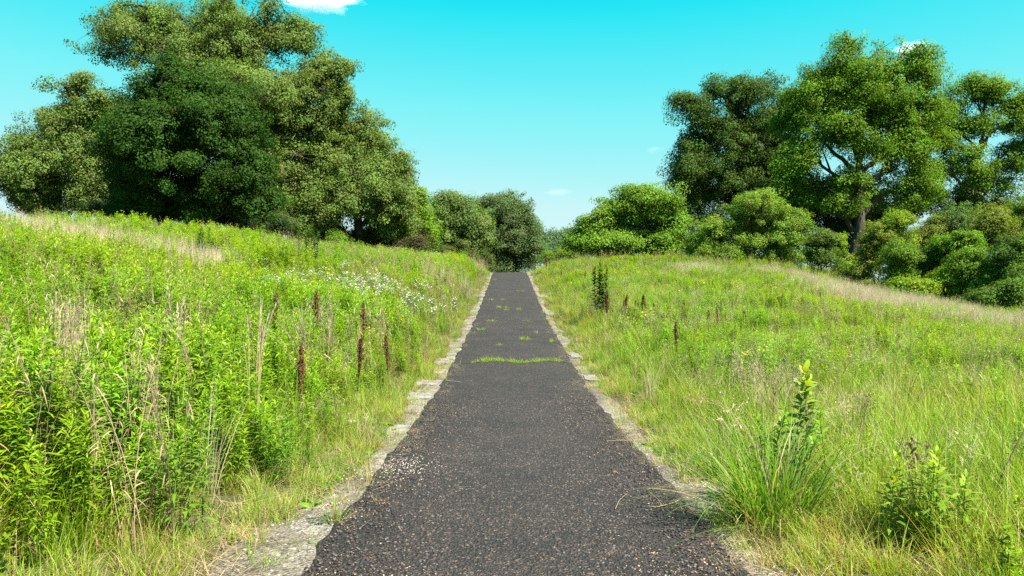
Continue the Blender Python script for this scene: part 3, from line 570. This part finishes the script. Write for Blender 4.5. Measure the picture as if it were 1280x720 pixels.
shrub('understory_tree', 58, [(1150,248,40,26,0),(1190,262,40,26,0),(1235,262,40,24,0),(1120,262,30,20,0)], 'mid green undergrowth tree under the airy right edge tree', (.085,.15,.022), 230, .65, 80, .18)
for D, lob, lab, c, n in [
  (43,[(1092,300,24,26,0),(1086,325,22,20,0),(1080,340,22,10,0)],'reddish tipped shrub at the left end of the right thicket',SHR,90),
  (43,[(1120,278,18,22,0),(1122,300,24,22,0)],'pointed yellow green shrub above the left end of the thicket',SHY,80),
  (41,[(1128,322,30,24,0),(1120,345,32,16,0)],'dark green shrub low in the left half of the thicket',SH,110),
  (44,[(1158,288,28,22,0),(1150,305,26,18,0)],'rusty topped shrub in the middle of the thicket',SHR,90),
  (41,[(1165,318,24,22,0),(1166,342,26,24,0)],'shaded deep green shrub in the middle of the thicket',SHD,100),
  (44,[(1198,275,30,24,0),(1205,295,26,18,0)],'tall grey green shrub behind the middle of the thicket',(.10,.165,.05),100),
  (40,[(1200,305,28,18,0),(1196,325,26,14,0)],'vivid green shrub with a flat top in the thicket',(.14,.26,.02),90),
  (39,[(1185,348,20,16,0),(1190,362,24,12,0)],'rounded yellow shrub at the front of the thicket',SHY,75),
  (38,[(1220,335,28,26,0),(1225,358,30,18,0)],'large mid green shrub at the front right of the thicket',SH,130),
  (42,[(1240,280,28,24,0),(1252,300,24,20,0)],'shrub with reddish new leaves near the right edge',SHR,100),
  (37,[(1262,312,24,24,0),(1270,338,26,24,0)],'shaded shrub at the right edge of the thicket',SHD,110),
  (44,[(1278,270,26,24,0),(1285,292,24,22,0)],'tall bushy shrub cut off by the right edge',SH,100),
  (35,[(1260,362,34,18,0),(1285,350,24,24,0),(1240,372,24,10,0)],'low dark bush at the bottom right of the thicket',(.09,.17,.022),120),
  (36,[(1300,320,30,34,0),(1310,350,34,26,0)],'wide shrub mostly beyond the right edge of the thicket',SH,110),
  (37,[(1150,362,22,12,0),(1130,360,16,10,0)],'low weedy bush at the foot of the thicket beside the dry grass',SHY,60),
  (46,[(1070,338,16,12,0),(1058,342,14,8,0)],'low pale bush left of the reddish tipped shrub',SH,45)]:
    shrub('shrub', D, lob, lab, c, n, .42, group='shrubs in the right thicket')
for D, lob, lab, c, n in [
  (48,[(318,268,34,18,0),(340,278,26,14,0)],'olive shrub at the right foot of the dark maple',(.10,.14,.035),90),
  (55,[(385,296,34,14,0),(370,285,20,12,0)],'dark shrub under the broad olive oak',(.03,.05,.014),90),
  (52,[(515,304,14,10,0),(505,310,16,8,0)],'brownish low bush at the edge of the left ridge',(.09,.085,.04),50),
  (50,[(424,303,9,12,0)],'small upright green sapling on the left ridge',(.11,.2,.02),22),
  (70,[(600,322,16,14,0),(555,314,20,10,0),(575,312,18,12,0),(610,332,14,10,0),(585,322,14,12,0)],'olive bush left of the path crest',(.10,.14,.035),70),
  (72,[(690,322,18,9,0),(715,316,20,10,0),(745,306,24,10,0)],'bright low bush right of the path crest',(.13,.22,.02),80),
  (63,[(835,300,30,16,0),(850,310,30,14,0),(820,312,30,12,0)],'shaded bush at the foot of the light green spreading tree',(.04,.075,.018),80),  # shade put into the dark leaf colour
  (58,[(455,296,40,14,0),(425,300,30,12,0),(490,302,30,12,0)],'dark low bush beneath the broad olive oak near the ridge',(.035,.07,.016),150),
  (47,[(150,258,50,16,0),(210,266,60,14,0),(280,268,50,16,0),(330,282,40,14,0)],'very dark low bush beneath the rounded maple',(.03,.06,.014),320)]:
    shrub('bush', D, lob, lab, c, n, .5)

# ------------------------------------------------------------------ single plants standing in the meadow
def dock(h=1.0, lush=1.0):
    root = empty('dock_plant', (0,0,0)); st = MB(); sd = MB(); lf = MB()
    pts = bez((0,0,0), (.01,.01,h*.6), (.03,.0,h), 8); tube(st, pts, np.linspace(.006,.003,8), DOCK*1.3, 5)
    n = int(260*lush); t = rng.uniform(.42,1,n); P = np.stack([np.interp(t,np.linspace(0,1,8),pts[:,q]) for q in range(3)],1)
    for k in range(9):                           # steep side branches
        t0 = .4+.05*k; b = np.array([np.interp(t0,np.linspace(0,1,8),pts[:,q]) for q in range(3)]); a = k*2.4; L = h*(.30-.02*k)
        e = b+np.array([np.cos(a)*.24*L, np.sin(a)*.24*L, L]); bp = bez(b, b+(e-b)*[.8,.8,.4], e, 5); tube(st, bp, np.linspace(.0035,.0015,5), DOCK*1.3, 4)
        m = int(70*lush); tt = rng.uniform(.1,1,m); P = np.r_[P, np.stack([np.interp(tt,np.linspace(0,1,5),bp[:,q]) for q in range(3)],1)]
    m = len(P); P = P+rng.normal(0,.011,(m,3)); d = unit(rng.normal(0,1,(m,3))); leaves(sd, P, d, rng.normal(0,1,(m,3)), rng.uniform(.016,.032,m), .75, .1, jit(DOCK,m,.35,.15))
    n = 7; a = rng.uniform(0,6.28,n); t = rng.uniform(.05,.4,n); leaves(lf, np.c_[0*a,0*a,t*h], np.stack([np.cos(a),np.sin(a),.6+0*a],1), np.array([[0,0,1.]]), .2, .22, .4, jit((.09,.12,.03),n))
    st.build('stem', M['woody'], root); sd.build('seed_head', M['seed'], root); lf.build('foliage', M['plant'], root)
    return root
docks = [dock(1.0, 1.0), dock(1.0, .9), dock(1.0, 1.4)]; used = set()
def place(protos, k, px, ptop, pbase_D, label, group, h=None, rz=None, cat='plant', lift=.0):
    """stand a copy so that its top falls at (px, ptop) at distance D"""
    D = pbase_D; x = at(px,0,D)[0]; z = gz(x, D)-.02; top = at(px, ptop, D)[2]; s = max(.35, top-z) if h is None else h
    s = s*.93 if 'dock' in protos[k].name else s
    o = protos[k]
    if o.name in used: o = copy_tree(o)
    else: used.add(o.name)
    o.location = (x, D, z); o.rotation_euler = (rng.normal(0,.1), rng.normal(0,.1), rng.uniform(0,6.28) if rz is None else rz); o.scale = ((s*1.1, s*1.1, s*1.42) if 18 < D < 26 else (s*.62, s*.62, s*1.08)) if h is None and 'dock' in protos[k].name else (s**.6, s**.6, s) if h is None else (h,h,h)
    tag(o, label, cat, group); return o
place(docks,0,847,402,14.5,'dark brown dock seed stalk standing alone nearest the path on the right','brown dock stalks in the meadow')
place(docks,2,759,376,22,'brown dock stalk below the dark leafy sapling','brown dock stalks in the meadow')
for i, (px, py, D) in enumerate([(772,378,22),(780,381,22.4),(793,384,22),(803,378,22.2),(811,384,22.8),(818,386,22.4),(838,388,21.6),(856,384,22),(883,396,20),(898,394,20.4),(908,398,20.2),(935,396,20),(742,340,38),(730,338,36),(808,366,30),(683,318,48)]):
    place(docks,(1,0,1,2)[i%4],px,py,D,'small brown dock stalk in the loose row across the right meadow' if i < 12 else 'faint distant brown dock stalk in the far right meadow','brown dock stalks in the meadow')
place(docks,0,374,430,8.3,'dark brown dock stalk in the left foreground beside green grass blades','brown dock stalks in the meadow')
place(docks,2,445,418,10.5,'reddish brown dock stalk halfway between the left foreground and the white flowers','brown dock stalks in the meadow')
place(docks,1,487,418,11.5,'short brown dock stalk closest to the left gravel strip','brown dock stalks in the meadow')
place(docks,1,455,378,13.5,'brown dock stalk with yellow flowers behind it','brown dock stalks in the meadow')
place(docks,2,340,365,12.5,'bushy brown dock stalk farthest left in the meadow','brown dock stalks in the meadow')
place(docks,0,398,362,13.5,'brown dock stalk just above the arching tan grass','brown dock stalks in the meadow')

def dryclump(h=1.0, n=16, plume=1.0, arch=.35, col=STRAW):
    root = empty('dry_grass_clump', (0,0,0))
    for k in range(n):
        st = MB(); pl = MB(); a = rng.uniform(0,6.28); b = np.r_[rng.normal(0,.035,2),0]; L = h*rng.uniform(.7,1.05); ln = abs(rng.normal(0,arch))*.4
        tip = b+np.array([np.cos(a)*ln*L, np.sin(a)*ln*L, L*(1-.3*ln)]); pts = bez(b, b+[0,0,L*.75], tip, 8); tube(st, pts, np.linspace(.004,.0014,8), jit(col*.9,1)[0], 3)
        m = int(50*plume); t = rng.uniform(.5,1,m)**.8; P = np.stack([np.interp(t,np.linspace(0,1,8),pts[:,q]) for q in range(3)],1)
        leaves(pl, P, unit(rng.normal(0,.3,(m,3))+unit(pts[-1]-pts[-3])), np.array([[.4,.1,1]]), rng.uniform(.02,.045,m), .11, .1, jit(PALE*.8,m))
        so = st.build('stem', M['dry_leaf'], root); pl.build('sprays', M['dry_leaf'], so)
    return root
dc = [dryclump(1,20,.8,.22,STRAW*.9), dryclump(1,10,1.5,.3), dryclump(1,30,.8,.9,STRAW*.85)]
for k, px, py, D, lab in [(0,6,380,6.2,'tall tan dry grass clump at the far left edge'),(0,72,368,6.0,'tall straw coloured dry grass clump left of the leafy weeds'),(0,97,400,7.5,'thin tan dry grass clump right of the tall straw clump'),
  (0,193,425,5.6,'brownish dry grass clump in the middle of the left foreground'),(1,236,362,7.2,'slim pale plume grass clump in the left meadow'),(1,262,395,7.0,'brightest pale plume grass clump in the left foreground'),
  (1,322,375,7.6,'leaning pale plume grass clump left of the dark dock stalk'),(2,385,368,9.5,'arching tan dry grass clump above the dark dock stalk'),(0,410,360,11.5,'tan dry grass clump right of the arching tan clump'),(1,80,372,8.0,'short white plume grass clump behind the tall straw clump'),(0,152,398,7.2,'sparse dry grass clump between the straw and brownish clumps')]:
    place(dc,k,px,py,D,lab,'dry grass clumps in the left meadow',cat='grass clump')
for k, px, py, D, lab in [(1,940,440,9.0,'upright pair of pale plume grasses on the right behind the leafy milkweed'),(2,962,448,8.6,'arching pale grass clump beside the leafy milkweed'),(1,1078,482,7.2,'dry dark stemmed grass clump with white heads in the right meadow'),(2,1150,545,6.0,'arching pale grass clump in the middle of the right foreground'),(1,1180,530,6.6,'thin pale grass clump in the right foreground meadow')]:
    place(dc,k,px,py,D,lab,'dry grass clumps in the right meadow',cat='grass clump')

def leafy(name, h, nst, nl, ll, lw, col, top, spread=.06, lean=.12, stemc=(.10,.15,.04)):
    root = empty(name, (0,0,0)); lf = MB()
    for k in range(nst):
        st = MB()
        a = k*2.4; r = spread*(k+.3)**.5; hh = h*rng.uniform(.75,1) if k else h; az = rng.uniform(0,6.28); L = lean*rng.uniform(.3,1)
        b = np.array([r*np.cos(a), r*np.sin(a), 0]); tip = b+np.array([np.cos(az)*L*hh, np.sin(az)*L*hh, hh]); pts = bez(b, b+[0,0,hh*.6], tip, 8)
        tube(st, pts, np.linspace(.006,.002,8), stemc, 5); st.build('stem', M['woody'], root); t = np.linspace(.18,1,nl)**.9; P = np.stack([np.interp(t,np.linspace(0,1,8),pts[:,q]) for q in range(3)],1)
        aa = np.arange(nl)*2.4+rng.normal(0,.2,nl); el = .3+.8*t**4+rng.normal(0,.12,nl); d = np.stack([np.cos(aa)*np.cos(el), np.sin(aa)*np.cos(el), np.sin(el)],1)
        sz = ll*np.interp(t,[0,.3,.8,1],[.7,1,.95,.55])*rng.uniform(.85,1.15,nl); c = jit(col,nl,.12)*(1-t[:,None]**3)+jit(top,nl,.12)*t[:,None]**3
        leaves(lf, P, d, np.array([[0,0,1.]])+rng.normal(0,.1,(nl,3)), sz, lw, rng.uniform(.15,.5,nl), c)
    lf.build('foliage', M['plant'], root); return root
def stand(o, px, D, label, cat='plant', group=None, h=1):
    x = at(px,0,D)[0]; o.location = (x, D, gz(x,D)-.02); o.scale = (h,h,h); tag(o, label, cat, group); return o
stand(leafy('milkweed', .95, 2, 30, .19, .42, (.15,.26,.03), (.32,.42,.04)), 1003, 6.2, 'upright broad leaved plant rising above the grass on the right')
stand(leafy('leafy_weed', .62, 6, 38, .14, .24, (.13,.24,.018), (.27,.38,.03), .09), 1150, 4.55, 'lush bright leafy weed at the bottom right corner')
stand(leafy('leafy_weed', .98, 4, 46, .14, .2, (.08,.17,.014), (.15,.28,.02), .07), 50, 4.9, 'deep green leafy weed in the bottom left corner')
stand(leafy('leafy_weed', .75, 5, 40, .13, .2, (.11,.22,.014), (.22,.35,.02), .08), 225, 4.75, 'bushy bright leafy weed left of the bare gravel patch')
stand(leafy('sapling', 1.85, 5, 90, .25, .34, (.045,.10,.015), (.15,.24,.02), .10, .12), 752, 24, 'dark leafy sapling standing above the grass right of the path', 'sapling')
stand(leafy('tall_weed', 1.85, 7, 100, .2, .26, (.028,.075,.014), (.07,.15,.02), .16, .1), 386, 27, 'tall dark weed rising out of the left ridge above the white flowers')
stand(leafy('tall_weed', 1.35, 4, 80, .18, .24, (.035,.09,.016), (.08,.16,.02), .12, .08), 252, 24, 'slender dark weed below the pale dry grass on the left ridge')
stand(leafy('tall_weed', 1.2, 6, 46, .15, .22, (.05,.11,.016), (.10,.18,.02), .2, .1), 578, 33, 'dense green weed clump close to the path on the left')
# wide blade clump, overhanging grass tussock
def tussock(name, n, h, col, tip, w, rad, lean, curve, dry):
    root = empty(name, (0,0,0)); mb = MB(); r_ = rad*rng.random(n)**.5; a = rng.uniform(0,6.28,n); b = np.stack([r_*np.cos(a), r_*np.sin(a), 0*a],1)
    c = jit(col,n,.25); t = jit(tip,n,.2); dm = rng.random(n) < dry; c[dm] = jit(STRAW*.8,dm.sum()); t[dm] = jit(PALE*.9,dm.sum())
    blades(mb, b, a+rng.normal(0,.6,n), h*rng.uniform(.5,1.1,n), np.abs(rng.normal(0,lean,n)), rng.normal(curve,.5,n), w*rng.uniform(.6,1.4,n), c, t, 6)
    mb.build('foliage', M['plant'], root)
    for _ in range(10):
        cu = MB(); az = rng.uniform(0,6.28); L = h*rng.uniform(1,1.35); e = np.array([np.cos(az)*L*.5, np.sin(az)*L*.5, L*.75]); pts = bez((0,0,0),(e[0]*.15,e[1]*.15,L*.8),e,9); tube(cu, pts, np.linspace(.002,.0012,9), jit(STRAW,1)[0], 3)
        m = 22; tt = rng.uniform(.75,1,m); P = np.stack([np.interp(tt,np.linspace(0,1,9),pts[:,q]) for q in range(3)],1); leaves(cu, P, unit(rng.normal(0,.4,(m,3))+unit(pts[-1]-pts[-2])), np.array([[.2,.3,1]]), .03, .2, .1, jit(PALE*.8,m)); cu.build('seed_stem', M['dry_leaf'], root)
    return root
stand(tussock('grass_tussock', 460, .95, (.09,.21,.014), (.18,.31,.03), .009, .22, .5, 1.1, .08), 968, 5.15, 'overhanging green grass tussock beside the path on the right', 'grass tussock')
stand(tussock('grass_tussock', 150, .6, (.09,.17,.02), (.16,.24,.03), .008, .15, .4, .9, .15), 905, 6.6, 'smaller grass tussock behind the overhanging one by the path', 'grass tussock')
stand(tussock('grass_tussock', 60, .5, (.08,.19,.06), (.15,.27,.08), .016, .07, .25, .5, 0), 330, 6.9, 'wide bladed pale green grass tussock beside the dark dock stalk', 'grass tussock')
stand(tussock('grass_tussock', 90, .2, (.10,.2,.02), (.16,.27,.03), .006, .06, .5, .8, .1), 418, 5.25, 'small green grass tussock growing out of the left gravel strip', 'grass tussock')
stand(tussock('grass_tussock', 90, .34, (.16,.2,.05), (.3,.27,.12), .004, .16, .7, 1.3, .5), 455, 8.3, 'yellowish drooping grass tussock leaning over the left edge stones', 'grass tussock')
def deadbranch():
    root = empty('dead_stalk', (0,0,0)); mb = MB()
    pts = bez((0,0,0),(.08,0,.35),(.42,.05,.85),9); tube(mb, pts, np.linspace(.008,.003,9), (.10,.075,.055), 6); mb.build('stem', M['woody'], root)
    for k in range(7):
        tw = MB(); j = 3+k%6; e = pts[j]+np.array([rng.normal(.03,.05),rng.normal(0,.05),rng.uniform(.06,.18)]); tube(tw, bez(pts[j],(pts[j]+e)/2+[0,0,.02],e,4), np.linspace(.003,.001,4), (.12,.09,.065), 4); tw.build('twig', M['woody'], root)
    return root
stand(leafy('leafy_weed', .72, 7, 40, .13, .24, (.10,.22,.014), (.2,.34,.02), .1, .25), 990, 5.6, 'bushy bright green leafy weed between the grass tussock and the tall broad leaved plant')
stand(deadbranch(), 1232, 5.2, 'leaning dead grey brown stalk at the right edge', 'dead stalk')
def withered():
    root = empty('withered_weed', (0,0,0)); mb = MB(); tube(mb, bez((0,0,0),(0,0,.4),(-.14,.03,.78),7), np.linspace(.005,.0025,7), STRAW*.6, 5); mb.build('stem', M['woody'], root)
    lf = MB(); n = 60; P = np.array([-.02,0,.54])+rng.normal(0,1,(n,3))*[.045,.045,.07]; leaves(lf, P, unit(rng.normal(0,1,(n,3))-[0,0,.6]), rng.normal(0,1,(n,3)), rng.uniform(.02,.05,n), .35, .5, jit((.16,.12,.07),n,.5)); lf.build('foliage', M['dry_leaf'], root); return root
stand(withered(), 1148, 4.75, 'withered brown weed head above the lush leafy weed at bottom right', 'withered weed', h=1.05)
# fallen stems lying on the path
def fallen(pxs, label, curl=.0):
    mb = MB(); P = np.array([hit(px,py) for px,py in pxs]); P[:,2] = path_z(P[:,1])+.048+np.array([curl*(i%2) for i in range(len(P))]); o0 = P[0].copy()
    t = np.linspace(0,len(P)-1,14); Q = np.stack([np.interp(t,np.arange(len(P)),P[:,q]) for q in range(3)],1)-o0; Q[1:-1] = (Q[:-2]+2*Q[1:-1]+Q[2:])/4
    tube(mb, Q, np.linspace(.003,.0016,14), jit(STRAW*1.05,1)[0], 4); o = mb.build('fallen_stem', M['dry_leaf']); o.location = o0; tag(o, label, 'grass stem', 'dry stems lying on the path')
fallen([(856,626),(822,621),(806,620),(822,634),(828,641)], 'pale looped grass stem fallen on the path at the right edge', .01)
fallen([(850,634),(838,640),(820,645),(806,641)], 'short curved straw on the path below the looped stem')
fallen([(769,646),(774,636),(784,626)], 'short bent straw on the path left of the looped stem', .012)
fallen([(805,557),(780,557),(758,558)], 'straight pale straw reaching from the right edge onto the path')
fallen([(803,556),(785,552),(768,548)], 'thin straw lying crosswise just above the straight pale straw')
fallen([(557,479),(566,480),(576,481)], 'pale straw lying on the path beside the left edge stones')

# edge stones
def slab(sx, sy, sz, seed):
    import bmesh
    bm = bmesh.new(); bmesh.ops.create_cube(bm, size=1); bmesh.ops.scale(bm, vec=(sx,sy,sz), verts=bm.verts[:]); bmesh.ops.bevel(bm, geom=bm.edges[:], offset=min(sx,sy,sz)*.22, segments=2, affect='EDGES')
    bmesh.ops.subdivide_edges(bm, edges=[e for e in bm.edges if e.calc_length() > .1], cuts=3, use_grid_fill=True)
    rr = np.random.default_rng(seed)
    for v in bm.verts: v.co.x += rr.normal(0,.014); v.co.y += rr.normal(0,.02); v.co.z += rr.normal(0,.004)
    me = bpy.data.meshes.new('edge_stone'); bm.to_mesh(me); bm.free(); me.materials.append(M['stone']); return me
for i, (px, py, sx, sy, lab) in enumerate([
  (553,453,.3,.9,'pale edge stone farthest along the left side of the path'),(546,466,.28,.62,'pale square edge stone level with the grassy crack'),(541,480,.3,.62,'brightest square edge stone on the left side of the path'),
  (524,480,.14,.5,'narrow edge stone left of the brightest one'),(530,497,.36,.6,'pitted brownish edge stone nearest the grass tussock'),(503,540,.36,.5,'low dusty edge stone in the left gravel strip'),
  (668,371,.5,1.5,'white edge stone farthest up the right side'),(675,392,.4,1.8,'long white edge stone up the right side of the path'),(712,446,.24,.8,'pale edge stone right of the grassy crack'),(733,474,.26,.7,'pale edge stone lower on the right side of the path')]):
    p = hit(px, py); sgn = -1 if p[0] < 0 else 1
    x = max(abs(p[0]), 1.235+sx/2)*sgn; o = bpy.data.objects.new('edge_stone', slab(sx, sy, .08, i)); COL.objects.link(o); o.location = (x, p[1], gz(x,p[1])-.01)
    o.rotation_euler = (math.atan((gz(x,p[1]+.5)-gz(x,p[1]-.5))), rng.normal(0,.02), rng.normal(0,.04)); tag(o, lab, 'edge stone', 'pale stones edging the path')

# ------------------------------------------------------------------ sky, clouds, sun, camera
SUN = unit(np.array([.44, -.36, .82]))
EXPO = 1.9; el = math.asin(SUN[2]); azs = math.atan2(SUN[0], SUN[1])
w = bpy.data.worlds.new('World'); scene.world = w; w.use_nodes = True; nt = w.node_tree; nt.nodes.clear()
sky = N(nt, 'ShaderNodeTexSky', sky_type='NISHITA', sun_disc=False, sun_elevation=el, sun_rotation=azs); sky.air_density = 1.0; sky.dust_density = .6; sky.ozone_density = 1.0
sc_ = N(nt, 'ShaderNodeSeparateColor'); cc_ = N(nt, 'ShaderNodeCombineColor'); nt.links.new(sky.outputs[0], sc_.inputs[0])
for k, st in enumerate((((1.5,0),(1.65,.025),(2.35,.21),(4.15,.60),(6,.74)), ((1,.38),(2,.62),(2.6,.80),(3.6,.90),(6,.94)), ((1.5,.6),(3,.85),(4,.91),(5,.94),(7,.965)))):   # the photograph's saturated cyan sky: one response curve per channel
    dv = N(nt, 'ShaderNodeMath', operation='DIVIDE'); nt.links.new(sc_.outputs[k], dv.inputs[0]); dv.inputs[1].default_value = 8
    rp = ramp(nt, dv.outputs[0], [(x/8, (v,v,v)) for x, v in st])
    ml = N(nt, 'ShaderNodeMath', operation='MULTIPLY'); nt.links.new(rp, ml.inputs[0]); ml.inputs[1].default_value = 10/2**EXPO; nt.links.new(ml.outputs[0], cc_.inputs[k])
bg = N(nt, 'ShaderNodeBackground'); bg.inputs[1].default_value = .1
nt.links.new(cc_.outputs[0], bg.inputs[0]); nt.links.new(bg.outputs[0], N(nt, 'ShaderNodeOutputWorld').inputs[0])
sl = bpy.data.lights.new('sun', 'SUN'); sl.energy = 5.0; sl.angle = R(.5); sl.color = (1,.92,.80); so = bpy.data.objects.new('sun', sl); COL.objects.link(so)
from mathutils import Vector
so.rotation_euler = Vector(SUN).to_track_quat('Z', 'Y').to_euler()

def cloud_mat():
    m, nt = newmat('cloud_vapour'); L = nt.links.new; tc = N(nt, 'ShaderNodeTexCoord')
    ln = N(nt, 'ShaderNodeVectorMath', operation='LENGTH'); L(tc.outputs['Object'], ln.inputs[0])
    nz = N(nt, 'ShaderNodeTexNoise'); nz.inputs['Scale'].default_value = 2.2; nz.inputs['Detail'].default_value = 5; L(tc.outputs['Object'], nz.inputs['Vector'])
    a = N(nt, 'ShaderNodeMath', operation='MULTIPLY_ADD'); L(nz.outputs[0], a.inputs[0]); a.inputs[1].default_value = 1.3; a.inputs[2].default_value = .0
    b = N(nt, 'ShaderNodeMath', operation='SUBTRACT'); L(a.outputs[0], b.inputs[0]); L(ln.outputs['Value'], b.inputs[1])
    mr = N(nt, 'ShaderNodeMapRange'); L(b.outputs[0], mr.inputs[0]); mr.inputs[1].default_value = 0; mr.inputs[2].default_value = .45; mr.inputs[4].default_value = .06
    oi = N(nt, 'ShaderNodeObjectInfo'); sp = N(nt, 'ShaderNodeMath', operation='MULTIPLY'); L(mr.outputs[0], sp.inputs[0]); L(oi.outputs['Alpha'], sp.inputs[1])
    pv = N(nt, 'ShaderNodeVolumePrincipled'); pv.inputs['Color'].default_value = (.99,.99,.99,1); pv.inputs['Anisotropy'].default_value = .1; L(sp.outputs[0], pv.inputs['Density'])
    L(pv.outputs[0], N(nt, 'ShaderNodeOutputMaterial').inputs['Volume']); return m
CM = cloud_mat()
import bmesh
bm = bmesh.new(); bmesh.ops.create_icosphere(bm, subdivisions=3, radius=1.0); cme = bpy.data.meshes.new('cloud'); bm.to_mesh(cme); bm.free(); cme.materials.append(CM)
for px, py, rx, ry, a, lab in [(400,-4,75,22,1.0,'white cloud cut off by the top edge of the sky'),(1137,60,30,14,.5,'small white cloud behind the crown of the tallest right tree'),(817,187,16,7,.1,'faint cloud wisp left of the right trees'),(697,240,26,7,.12,'faint low cloud wisp above the end of the path'),(6,232,36,16,.9,'white cloud low at the left edge behind the oak'),(1085,100,50,26,.5,'pale cloud hidden behind the tallest right tree')]:
    D = 1600; o = bpy.data.objects.new('cloud', cme); COL.objects.link(o); o.location = at(px,py,D); s = D/F; o.scale = (rx*s, .6*(rx+ry)*s, ry*s); o.color = (1,1,1,a); o.rotation_euler.z = 0
    tag(o, lab, 'cloud', 'clouds in the blue sky')

cam = bpy.data.cameras.new('camera'); co = bpy.data.objects.new('camera', cam); COL.objects.link(co)
co.location = (CAMX, 0, CAMZ); co.rotation_euler = (R(90), 0, 0); cam.sensor_width = 36; cam.lens = 36*F/1280
cam.shift_x = (640-CX)/1280; cam.shift_y = -(360-CY)/1280*1.0; cam.clip_start = .05; cam.clip_end = 6000
scene.camera = co
vs = scene.view_settings; vs.view_transform = 'Standard'; vs.look = 'None'; vs.gamma = 1; vs.exposure = EXPO
cy = scene.cycles; cy.max_bounces = 6; cy.diffuse_bounces = 3; cy.transmission_bounces = 3; cy.glossy_bounces = 2; cy.volume_bounces = 3; cy.caustics_reflective = False; cy.caustics_refractive = False
cy.sample_clamp_indirect = 4; cy.use_denoising = False; cy.volume_max_steps = 64
